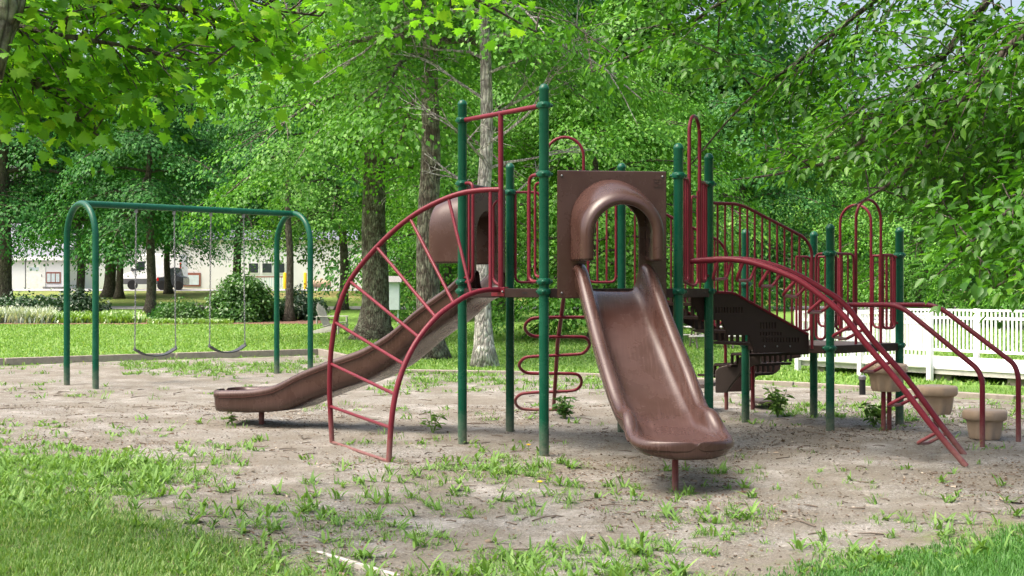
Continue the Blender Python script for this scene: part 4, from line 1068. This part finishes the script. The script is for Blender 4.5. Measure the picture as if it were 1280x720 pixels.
def weeds(n, y0, y1):
    x, y = sample(n, y0, y1); px, py = pix(x, y); d0 = density(px, py); d = d0 * np.clip((vnoise(x + 40, y, 1.5, 8) - .30 + .25 * (d0 > .55)) * 3.4, .12, 1.6) * np.clip((vnoise(x + 40, y, .55, 9) - .2) * 2.2, .15, 1.3)
    k = (rs.rand(n) < d) & (sand_sd(x, y) > -.7); return x[k], y[k]
x, y = weeds(16000, 6.7, 11.5); n = len(x); c = on_ground(x, y); scl = rs.uniform(.45, 1.25, n)
h = n // 2
v1, f1 = tufts(c[:h], 9, .115 * scl[:h], .0155 * scl[:h], rs, .018, (.3, 1.25), (.2, 1.4))
v2, f2 = tufts(c[h:], 13, .070 * scl[h:], .0048, rs, .03, (.5, 1.4), (.3, 1.2))
stuff('broadleaf_weeds', np.vstack([v1, v2]), np.vstack([f1, f2 + len(v1)]), 'weed', 'scattered dandelions and grass tufts pushing through the near sand', 'weeds')
x, y = weeds(19000, 11.5, 30); n = len(x); c = on_ground(x, y); scl = rs.uniform(.5, 1.2, n); h = n // 2
v1, f1 = tufts(c[:h], 9, .10 * scl[:h], .022, rs, .04, (.35, 1.2), (.2, 1.2)); v2, f2 = tufts(c[h:], 11, .09 * scl[h:], .009, rs, .06, (.6, 1.45), (.3, 1.2))
stuff('sand_pit_weeds', np.vstack([v1, v2]), np.vstack([f1, f2 + len(v1)]), 'weed', 'thin weeds and grass spreading over the far part of the sand pit', 'weeds')
# single leafy plants one can point to
def plant(name, label, loc, nst, hh, leaf, mat='weed', cat='plant', seed=1, spread=.12, group=None):
    r2 = np.random.RandomState(seed); t_ = thing(name, label, cat, loc, group); st = MB(); cs = []; ds = []
    for k in range(nst):
        a = r2.rand() * 2 * PI; tip = V(math.cos(a) * spread * r2.uniform(.4, 1.3), math.sin(a) * spread * r2.uniform(.4, 1.3), hh * r2.uniform(.6, 1.1))
        st.tube([(0, 0, -.02), tuple(tip * .5 + V(0, 0, .02)), tuple(tip)], [.006, .005, .003], 5)
        for j in range(9):
            u = r2.uniform(.25, 1.05); cs.append(tuple(tip * u + V(*r2.normal(0, .012, 3)))); b = r2.rand() * 2 * PI; ds.append((math.cos(b), math.sin(b), .35))
    st.build('stems', M['grass'], t_, (0, 0, 0)); cs = np.array(cs); ds = np.array(ds); n = len(cs)
    v, f = leaves(cs, norm(np.array([0, 0, 1.0]) + r2.normal(0, .35, (n, 3))), ds, leaf * r2.uniform(.7, 1.3, n), BROAD)
    link('foliage', npmesh('foliage', v, f), M[mat], t_, (0, 0, 0), None)
plant('leafy_weed', 'bushy leafy weed behind the green post left of the front slide', G(706, 523), 15, .25, .085, seed=2, mat='leafE')
plant('leafy_weed', 'upright weed with one broad leaf beside the outlet of the left slide', G(291, 531), 2, .12, .08, seed=3, spread=.05)
plant('leafy_weed', 'tall weed among the plants under the landing', G(972, 520), 7, .34, .12, seed=4)
plant('leafy_weed', 'broad-leaved weed in front of the tallest stepping pod', G(1092, 532), 5, .24, .14, seed=6)
plant('leafy_weed', 'thin weed in the sand between the arched ladder and the green posts', G(541, 541), 4, .24, .075, seed=8, spread=.08)
for (px, py, lab) in ((674, 611, 'yellow dandelion flower in the sand left of the front slide'), (660, 563, 'yellow dandelion flower near the foot of the tall green post')):
    g_ = G(px, py); t_ = thing('dandelion', lab, 'flower', g_); MB().tube([(0, 0, 0), (.005, 0, .05)], .003, 5).build('stem', M['grass'], t_, (0, 0, 0)); MB().lathe((.005, 0, .048), [(.006, 0), (.018, .004), (.022, .010), (.012, .014)], 14).build('flower_head', M['petal'], t_, (0, 0, 0))
# lawn grass in front corners
def lawn_pts(n, y0, y1):
    x, y = sample(n, y0, y1); s_ = sand_sd(x, y); k = (s_ < .25 * (vnoise(x + 9, y, 1.1, 4) - .35)) & (rs.rand(n) < np.clip(.25 - s_ * 1.5, 0, 1)); return x[k], y[k]
x, y = lawn_pts(30000, 6.5, 10.5); lf = x < .3
c = on_ground(x, y); tallness = .55 + .8 * vnoise(x + 20, y, .9, 6)
a = lf; v, f = tufts(c[a], 7, .058 * tallness[a], .0056, rs, .018, (.8, 1.5), (.2, 1.1)); stuff('lawn_grass', v, f, 'grass', 'pale mown grass in the near left corner', 'grass')
a = ~lf; deep = np.clip(-sand_sd(x, y), 0, 1)
v, f = tufts(c[a], 9, (.042 + .06 * deep[a]) * tallness[a], .0052, rs, .018, (.8, 1.5), (.2, 1.1)); stuff('lush_grass', v, f, 'grassdark', 'lush taller grass in the near right corner', 'grass')
x, y = sample(9000, 10.5, 20); k = (sand_sd(x, y) < -.05); c = on_ground(x[k], y[k]); v, f = tufts(c, 8, .06, .007, rs, .04); stuff('side_grass', v, f, 'grass', 'grass growing along the left edge of the sand pit', 'grass')
# lawn behind the pit, textured by short tufts
x, y = sample(26000, 20.5, 47); k = sand_sd(x, y) < -.12; c = on_ground(x[k], y[k]); v, f = tufts(c, 5, .075, .03, rs, .12, (.7, 1.4), (.2, 1.0), 2); stuff('far_lawn_grass', v, f, 'lawnfar', 'bright mown lawn grass beyond the sand pit', 'grass')
# litter
def litter(n, y0, y1, s0, s1):
    x, y = sample(n, y0, y1); k = rs.rand(n) < .25 + .9 * (vnoise(x + 70, y, .8, 12) > .5); x, y = x[k], y[k]; m = len(x); c = on_ground(x, y); c[:, 2] += .006
    b = rs.rand(m) * 2 * PI; return leaves(c, norm(np.array([0, 0, 1.0]) + rs.normal(0, .28, (m, 3))), np.stack([np.cos(b), np.sin(b), np.zeros(m)], 1), rs.uniform(s0, s1, m), KITE)
va, fa = litter(42000, 6.6, 17, .010, .034); vb, fb = litter(260, 6.6, 14, .04, .075)
stuff('leaf_litter', np.vstack([va, vb]), np.vstack([fa, fb + len(va)]), 'litter', 'dry leaf fragments scattered on the sand', 'leaf litter')
x, y = sample(700, 6.7, 20); tb = MB()
for i in range(len(x)):
    if sand_sd(x[i:i + 1], y[i:i + 1])[0] < .1: continue
    b = rs.rand() * PI; L = rs.uniform(.04, .17) * (2.2 if rs.rand() < .06 else 1); z = float(ground_h(x[i], y[i])) + .006
    d = V(math.cos(b), math.sin(b), 0); p = V(x[i], y[i], z); tb.tube([p, p + d * L * .5 + V(-d.y, d.x, 0) * rs.normal(0, .012) + V(0, 0, .006), p + d * L], [.006, .005, .003], 5)
o = tb.build('twigs', M['twig'], None); o['kind'] = 'stuff'; tag(o, 'small dry twigs lying on the sand', 'twigs')
# half-buried edging board in the foreground
e0, e1 = V(-1.14, 7.50, -.010), V(-.61, 6.85, -.004)
tag(MB().bar(e0, e1, .032, .045).build('edging_board', M['offwhite'], None, e0, bev=.004), 'pale half-buried edging board in the grass at the bottom of the view', 'board')

# ------------------------------------------------------------------ timber edging of the pit
tl_ = [(-16, 21.8), (-10.3, 25.95), (-7.4, 28.1), (-4.5, 30.0)]; tl2 = [(-4.5, 30.0), (-3.3, 26.6), (-2.0, 23.5)]; tl3 = [(-2.0, 23.5), (.7, 22.9), (2.6, 21.6), (4.5, 20.35), (7.0, 17.75), (9.4, 15.9)]
labs = ['pit edging timber far left of the swing frame', 'pit edging timber behind the left swing arch', 'pit edging timber behind the middle of the swing frame', 'short pit edging timber running back from the right swing arch', 'pit edging timber behind the left slide', 'pit edging timber behind the loop climber', 'pit edging timber behind the front slide',
        'pit edging timber behind the transfer steps', 'pit edging timber in front of the white fence', 'pit edging timber in front of the white deck at the right edge']
i = 0
for chain in (tl_, tl2, tl3):
    for p, q in zip(chain[:-1], chain[1:]):
        zt_ = .06 if chain is not tl3 else -.015; a, b = V(p[0], p[1], zt_), V(q[0], q[1], zt_); d = (b - a).normalized(); n_ = (a + b) / 2
        o = MB().bar(a + d * .02, b - d * .02, .12, .17).build('edging_timber', M['timber'], None, V(n_.x, n_.y, 0), bev=.012)
        tag(o, labs[i] if i < len(labs) else labs[-1], 'timber', 'timbers edging the sand pit'); i += 1

# ------------------------------------------------------------------ furniture on the lawn
def adirondack(loc, rz):
    t_ = thing('adirondack_chair', 'weathered grey adirondack chair on the lawn beside the big maple', 'chair', loc, None, rz)
    q = lambda n, mb, **k: mb.build(n, M['greywood'], t_, (0, 0, 0), bev=.004, **k)
    mb = MB()
    for k in range(6): y_ = lerp(-.05, .42, k / 5); mb.bar((-.27, .27 - y_ * 1.25, .36 - y_ * .28), (.27, .27 - y_ * 1.25, .36 - y_ * .28), .085, .02)
    q('seat', mb)
    mb = MB()
    for k in range(7):
        xx = lerp(-.24, .24, k / 6); hh = .98 - .16 * abs(k - 3) / 3 - (.02 if abs(k - 3) == 3 else 0); mb.bar((xx * .92, -.20, .22), (xx * 1.12, -.20 - (hh - .22) * .42, hh), .07, .018)
    mb.bar((-.27, -.33, .52), (.27, -.33, .52), .03, .06); q('backrest', mb)
    for sx in (-1, 1):
        q('armrest', MB().prism([(sx * .28, .40, .55), (sx * .42, .36, .55), (sx * .40, -.1, .55), (sx * .34, -.42, .55), (sx * .29, -.42, .55)], (0, 0, .022)))
        q('leg', MB().bar((sx * .31, .34, 0), (sx * .31, .34, .55), .03, .09)); q('leg', MB().bar((sx * .285, .40, .30), (sx * .285, -.62, .02), .03, .12))
        q('leg', MB().bar((sx * .315, -.40, .30), (sx * .315, -.40, .55), .03, .07))
adirondack(GX(416, 40.5), math.radians(-108))
def picnic(loc, rz, s):
    t_ = thing('picnic_table', 'small weathered picnic table on the lawn seen under the stair', 'picnic table', loc, None, rz); t_.scale = (s, s, s)
    mb = MB()
    for k in range(5): mb.box((0, lerp(-.30, .30, k / 4), .74), (1.8, .14, .035))
    mb.build('tabletop', M['tablewood'], t_, (0, 0, 0), bev=.004)
    for sy in (-1, 1):
        mb = MB()
        for k in (0, 1): mb.box((0, sy * (.62 + .145 * k), .44), (1.8, .135, .035))
        mb.build('bench', M['tablewood'], t_, (0, 0, 0), bev=.004)
    for sx in (-1, 1):
        for sy in (-1, 1): MB().bar((sx * .62, sy * .66, 0), (sx * .62, sy * .22, .72), .04, .09).build('leg', M['timber'], t_, (0, 0, 0))
        mb = MB().bar((sx * .66, -.78, .39), (sx * .66, .78, .39), .04, .085).bar((sx * .66, -.36, .69), (sx * .66, .36, .69), .04, .08).bar((sx * .62, 0, .42), (sx * .10, 0, .70), .04, .08)
        mb.build('brace', M['timber'], t_, (0, 0, 0))
picnic(V((889 - 640) / F * 33, 33, gz(33)), .06, .74)
# small path light
bl = V((1078 - 640) / F * 18.7, 18.7, 0); t_ = thing('path_light', 'short black path light with a grey cap in front of the white fence', 'light', bl)
MB().lathe((0, 0, 0), [(.046, -.05), (.046, .22)], 16).build('body', M['black'], t_, (0, 0, 0)); MB().lathe((0, 0, .22), [(.05, 0), (.056, .01), (.056, .05), (.04, .065), (.01, .07)], 16).build('cap', M['steel'], t_, (0, 0, 0))
# kiosk box
kb = GX(491, 47); t_ = thing('notice_box', 'pale blue box with a grey shingled roof on posts beside the big maple', 'notice box', kb)
MB().box((0, 0, 1.05), (.50, .35, 1.02)).build('body', M['paleblue'], t_, (0, 0, 0), bev=.01); MB().prism([(-.34, -.28, 1.56), (-.34, 0, 1.78), (-.34, .28, 1.56)], (.68, 0, 0)).build('roof', M['greyroof'], t_, (0, 0, 0), smooth=False)
for sx in (-.19, .19): MB().box((sx, 0, .25), (.06, .06, .62)).build('post', M['paleblue'], t_, (0, 0, 0))

# ------------------------------------------------------------------ white deck and fences
a1 = V(5.4, 24.0, 0); fd = V(3.2, -4.4, 0).normalized(); bn = V(.81, .59, 0).normalized(); DKZ = .24; LEN = 9.0; WID = 2.9
dk = thing('white_deck', 'raised white-painted deck on timber blocks at the right', 'deck', a1)
c4 = [a1, a1 + fd * LEN, a1 + fd * LEN + bn * WID, a1 + bn * WID]
MB().prism([q + V(0, 0, DKZ - .04) for q in c4], (0, 0, .04)).build('floor', M['whitedeck'], dk, a1)
MB().bar(a1 + V(0, 0, DKZ - .085) + bn * .05, a1 + fd * LEN + V(0, 0, DKZ - .085) + bn * .05, .05, .085).build('edge_beam', M['greywood'], dk, a1)
for k in range(7): MB().box(a1 + fd * (.3 + k * 1.35) + bn * .25 + V(0, 0, .06), (.26, .26, .17), rz=.9).build('support_block', M['timber'], dk, a1)
def fence(label, p, q, zb, zt_, posts, npk, ext=0, name='picket_fence'):
    o0 = V(p.x, p.y, 0); t_ = thing(name, label, 'fence', o0, 'white picket fences round the deck'); d = (q - p); L = d.length; d = d / L
    mb = MB()
    for k in range(npk): mb.box(p + d * (L * (k + .5) / npk) + V(0, 0, (zb + zt_) / 2 + .03), (.030, .022, zt_ - zb - .08), rz=math.atan2(d.y, d.x))
    mb.build('pickets', M['white'], t_, o0, smooth=False)
    for z in (zb + .09, zt_ - .17, zt_ - .02): MB().bar(p + V(0, 0, z), q + V(0, 0, z), .045, .05 if z < zt_ - .1 else .04).build('rail', M['white'], t_, o0)
    for u in posts: MB().box(p + d * L * u + V(0, 0, (zt_ + ext) / 2 - .02), (.09, .09, zt_ + .06 - ext), rz=math.atan2(d.y, d.x)).build('post', M['white'], t_, o0, bev=.006)
fence('near white picket fence along the front of the deck', a1 - bn * .06, a1 + fd * 2.9 - bn * .06, .16, 1.14, (0, .5, 1.0), 36)
fence('white picket fence along the back of the deck', a1 + bn * WID, a1 + fd * LEN + bn * WID, .27, 1.16, (0, .2, .4, .6, .8, 1), 104)
fence('short white picket fence closing the left end of the deck', a1 + fd * .05 + bn * .04, a1 + bn * (WID - .06), .27, 1.14, (.5,), 30)

# ------------------------------------------------------------------ buildings and vehicles beyond the lawn
def bld_pt(px, py, Y): return W(px, py, Y)
def rect(name, px0, px1, py0, py1, Y, mat, parent, org, th=.06, proud=0, **kw):
    a, b = W(px0, py1, Y), W(px1, py0, Y)
    return MB().box(((a.x + b.x) / 2, Y - proud - th / 2, (a.z + b.z) / 2), (abs(b.x - a.x), th, abs(b.z - a.z))).build(name, M[mat], parent, org, smooth=False, **kw)
YB = 101.0; o0 = V(W(20, 360, YB).x, YB, gz(YB)); b1 = thing('white_garage', 'white garage with a blue-grey roof beyond the road at far left', 'building', o0)
xa, xb = W(-60, 0, YB).x, W(81, 0, YB).x; zg, ze = gz(YB) - .2, W(0, 322, YB).z
MB().box(((xa + xb) / 2, YB + 4, (zg + ze) / 2), (xb - xa, 8, ze - zg)).build('wall', M['sidingV'], b1, o0, smooth=False)
zr = W(0, 286, YB).z
MB().prism([(xa - .3, YB - .35, ze), (xa - .3, YB + 4, zr + .6), (xa - .3, YB + 8.3, ze), (xa - .3, YB + 8.3, ze - .12), (xa - .3, YB - .35, ze - .12)], (xb - xa + .6, 0, 0)).build('roof', M['roof'], b1, o0, smooth=False)
rect('fascia', -62, 82, 321, 325.5, YB, 'white', b1, o0, .06, .36)
dr = rect('door', 33, 57, 327, 363, YB, 'white', b1, o0, .06, .0); rect('door_frame', 31.6, 33, 326, 363, YB, 'cladding', b1, o0, .05, .0)
rect('notice_plate', 37, 49, 334, 338.5, YB, 'paleblue', dr, o0, .02, .06); rect('handle', 52, 53, 343, 346, YB, 'steel', dr, o0, .04, .06)
wn = rect('window', 58, 76, 340, 354, YB, 'redwood', b1, o0, .05, .0)
for k in range(3): rect('pane', 59.2 + k * 5.5, 63.6 + k * 5.5, 342, 352.5, YB, 'paleblue', wn, o0, .02, .05)
rect('step', 58, 82, 358.5, 364, YB, 'steel', b1, o0, .8, .0)
YC = 112.0; o0 = V(W(270, 360, YC).x, YC, gz(YC)); b2 = thing('white_motel', 'long low white building with windows behind the van and the yellow bollards', 'building', o0)
xa, xb = W(92, 0, YC).x, W(668, 0, YC).x; zg, ze = gz(YC) - .3, W(0, 300, YC).z
MB().box(((xa + xb) / 2, YC + 5, (zg + ze) / 2), (xb - xa, 10, ze - zg)).build('wall', M['sidingH'], b2, o0, smooth=False)
MB().prism([(xa - .4, YC - .5, ze), (xa - .4, YC + 5, ze + 1.1), (xa - .4, YC + 10.4, ze)], (xb - xa + .8, 0, 0)).build('roof', M['roof'], b2, o0, smooth=False)
rect('wooden_planter_screen', 229, 251, 341, 358, YC, 'redwood', b2, o0, .10, .0); rect('screen_panel', 231, 249, 344, 356, YC, 'paleblue', b2, o0, .03, .10)
for (u0, u1, v0, v1) in ((218, 229, 326, 340), (310, 324, 328, 342), (327, 341, 328, 342), (345, 357, 328, 342), (572, 588, 326, 344)):
    w_ = rect('window', u0, u1, v0, v1, YC, 'white', b2, o0, .07, .0); rect('pane', u0 + 1.2, u1 - 1.2, v0 + 1.2, v1 - 1.2, YC, 'glass', w_, o0, .02, .07)
pr = rect('porch_rail', 320, 358, 345.5, 347, YC, 'redwood', b2, o0, .08, 1.4)
for u in range(322, 358, 3): rect('baluster', u, u + .8, 347, 358, YC, 'paleblue', pr, o0, .04, 1.4)
# van: side view, nose to the left
def wheel(t_, x, y, z, r, w, org):
    ty = MB().lathe((0, 0, 0), [(r * .62, -w / 2), (r * .95, -w / 2), (r, -w * .3), (r, w * .3), (r * .95, w / 2), (r * .62, w / 2)], 24); ty.v = [(x + a, y + c, z + b) for a, b, c in ty.v]
    o = ty.build('wheel', M['black'], t_, org); rm = MB().lathe((0, 0, 0), [(.02, -w * .45), (r * .3, -w * .5), (r * .6, -w * .42), (r * .6, w * .42), (r * .3, w * .5), (.02, w * .45)], 16); rm.v = [(x + a, y + c, z + b) for a, b, c in rm.v]
    rm.build('rim', M['chrome'], o, org)
VY = 92.0; vx = W(152, 0, VY).x; vz = gz(VY) + .03; vo = V(vx, VY, vz); vn = thing('white_van', 'white high-roofed van parked on the road beyond the swings', 'van', vo)
VLn = W(198.5, 0, VY).x - vx + 1.6; sx = VLn / 5.9
prof = [(.05, .42), (0, .62), (.02, .95), (.18, 1.12), (.95, 1.32), (1.55, 2.12), (1.95, 2.48), (2.3, 2.58), (5.6, 2.58), (5.84, 2.45), (5.9, 1.2), (5.9, .42)]
MB().prism([V(vx + x * sx, VY, vz + z) for x, z in prof], (0, 2.0, 0)).build('body', M['vanwhite'], vn, vo, bev=.07)
MB().prism([V(vx + x * sx, VY - .012, vz + z) for x, z in ((.02, .40), (.02, .80), (5.9, .80), (5.9, .40))], (0, .03, 0)).build('side_cladding', M['cladding'], vn, vo)
MB().prism([V(vx + x * sx, VY - .012, vz + z) for x, z in ((1.18, 1.38), (1.62, 2.02), (2.3, 2.05), (2.3, 1.38))], (0, .03, 0)).build('side_window', M['glass'], vn, vo)
MB().prism([V(vx + 5.78 * sx, VY - .016, vz + z) for z in (1.05, 1.95)] + [V(vx + 5.905 * sx, VY - .016, vz + z) for z in (1.95, 1.05)], (0, .12, 0)).build('tail_light', M['redlamp'], vn, vo)
MB().box((vx + 1.1 * sx, VY - .10, vz + 1.45), (.16, .18, .28)).build('wing_mirror', M['cladding'], vn, vo, bev=.02)
for xx in (1.05, 4.65): wheel(vn, vx + xx * sx, VY + .10, vz + .36, .36, .24, vo)
cy = 90.0; cx_ = W(196, 0, cy).x; cz = gz(cy) + .03; co_ = V(cx_, cy, cz); cr = thing('dark_car', 'dark pickup parked beside the tail of the white van', 'pickup', co_)
Lc = (W(229, 0, cy).x - cx_) / 4.6
MB().prism([V(cx_ + x * Lc, cy, cz + z) for x, z in ((0, .35), (0, .95), (1.9, 1.0), (2.0, 1.5), (2.25, 1.62), (3.1, 1.62), (3.55, 1.05), (4.5, .95), (4.6, .75), (4.6, .35))], (0, 1.8, 0)).build('body', M['carpaint'], cr, co_, bev=.06)
MB().prism([V(cx_ + x * Lc, cy - .01, cz + z) for x, z in ((2.1, 1.05), (2.2, 1.5), (3.0, 1.5), (3.35, 1.05))], (0, .03, 0)).build('side_window', M['glass'], cr, co_)
MB().box((cx_ + .06, cy - .008, cz + .78), (.12, .03, .22)).build('tail_light', M['redlamp'], cr, co_)
for xx in (.85, 3.7): wheel(cr, cx_ + xx * Lc, cy + .1, cz + .34, .34, .22, co_)
for px_, lab in ((356, 'yellow bollard seen through the right swing arch'), (381.5, 'yellow bollard just right of the right swing arch')):
    bo = GX(px_, 98); hb = W(0, 340.5, 98).z - bo.z; t_ = tag(MB().lathe(bo, [(.13, -.1), (.13, hb - .1), (.10, hb - .03), (.03, hb)], 16).build('bollard', M['yellow'], None, bo), lab, 'bollard', 'yellow bollards by the white building')
# tan tank lying by the wall
tk = GX(402, 99); t_ = thing('gas_tank', 'tan horizontal gas tank beyond the right swing arch', 'tank', tk)
MB().tube([(-.72, 0, .42), (-.66, 0, .42), (.66, 0, .42), (.72, 0, .42)], [.15, .30, .30, .15], 18).build('tank', M['tan'], t_, (0, 0, 0)); MB().lathe((0, 0, .70), [(.12, 0), (.12, .12), (.03, .16)], 12).build('valve_dome', M['tan'], t_, (0, 0, 0))
for sx_ in (-.45, .45): MB().box((sx_, 0, .08), (.12, .5, .2)).build('saddle', M['steel'], t_, (0, 0, 0))
dm = GX(650, 98); t_ = thing('blue_dumpster', 'blue dumpster beyond the lawn seen between the green posts', 'dumpster', dm)
MB().prism([(-.55, -.5, .12), (.55, -.5, .12), (.68, -.5, .9), (.68, -.5, 1.05), (-.68, -.5, 1.05), (-.68, -.5, .9)], (0, 1.1, 0)).build('body', M['blue'], t_, (0, 0, 0), bev=.02)
MB().prism([(-.70, -.55, 1.06), (.70, -.55, 1.06), (.70, .3, 1.30), (-.70, .3, 1.30)], (0, .0, .05)).build('lid', M['black'], t_, (0, 0, 0))

# ------------------------------------------------------------------ light, sky, camera
w = bpy.data.worlds.new('World'); S.world = w; w.use_nodes = True; t = w.node_tree; t.nodes.clear()
sky = t.nodes.new('ShaderNodeTexSky'); sky.sky_type = 'NISHITA'; sky.sun_disc = False
EL, AZ = math.radians(62), math.radians(-112)              # azimuth from +Y towards +X
sky.sun_elevation = EL; sky.sun_rotation = AZ; sky.dust_density = 9.5; sky.air_density = 1.1; sky.ozone_density = .4
bg = t.nodes.new('ShaderNodeBackground'); bg.inputs[1].default_value = .15; ow = t.nodes.new('ShaderNodeOutputWorld')
t.links.new(sky.outputs[0], bg.inputs[0]); t.links.new(bg.outputs[0], ow.inputs[0])
sun = bpy.data.lights.new('sun', 'SUN'); sun.energy = .75; sun.angle = math.radians(45); sun.color = (1, .98, .955)
so_ = bpy.data.objects.new('sun', sun); COL.objects.link(so_)
sdv = Vector((math.sin(AZ) * math.cos(EL), math.cos(AZ) * math.cos(EL), math.sin(EL)))
so_.rotation_euler = sdv.to_track_quat('Z', 'Y').to_euler(); so_.location = (0, 0, 30)
cam = bpy.data.cameras.new('camera'); cam.lens = F / 1280 * 36; cam.sensor_width = 36; cam.clip_end = 3000; cam.shift_y = (CY - 360) / 1280
cam.dof.use_dof = False; cam.dof.focus_distance = 12.2; cam.dof.aperture_fstop = 16
co = bpy.data.objects.new('camera', cam); COL.objects.link(co); co.location = (0, 0, HC); co.rotation_euler = (PI / 2, 0, 0); S.camera = co
S.view_settings.view_transform = 'Standard'; S.view_settings.look = 'None'; S.view_settings.exposure = 1.48; S.view_settings.gamma = 1; S.view_settings.use_curve_mapping = False
S.render.engine = 'CYCLES'; cy_ = S.cycles
cy_.max_bounces = 7; cy_.diffuse_bounces = 4; cy_.glossy_bounces = 2; cy_.transmission_bounces = 4; cy_.transparent_max_bounces = 4; cy_.use_denoising = True
cy_.caustics_reflective = False; cy_.caustics_refractive = False; cy_.use_adaptive_sampling = True
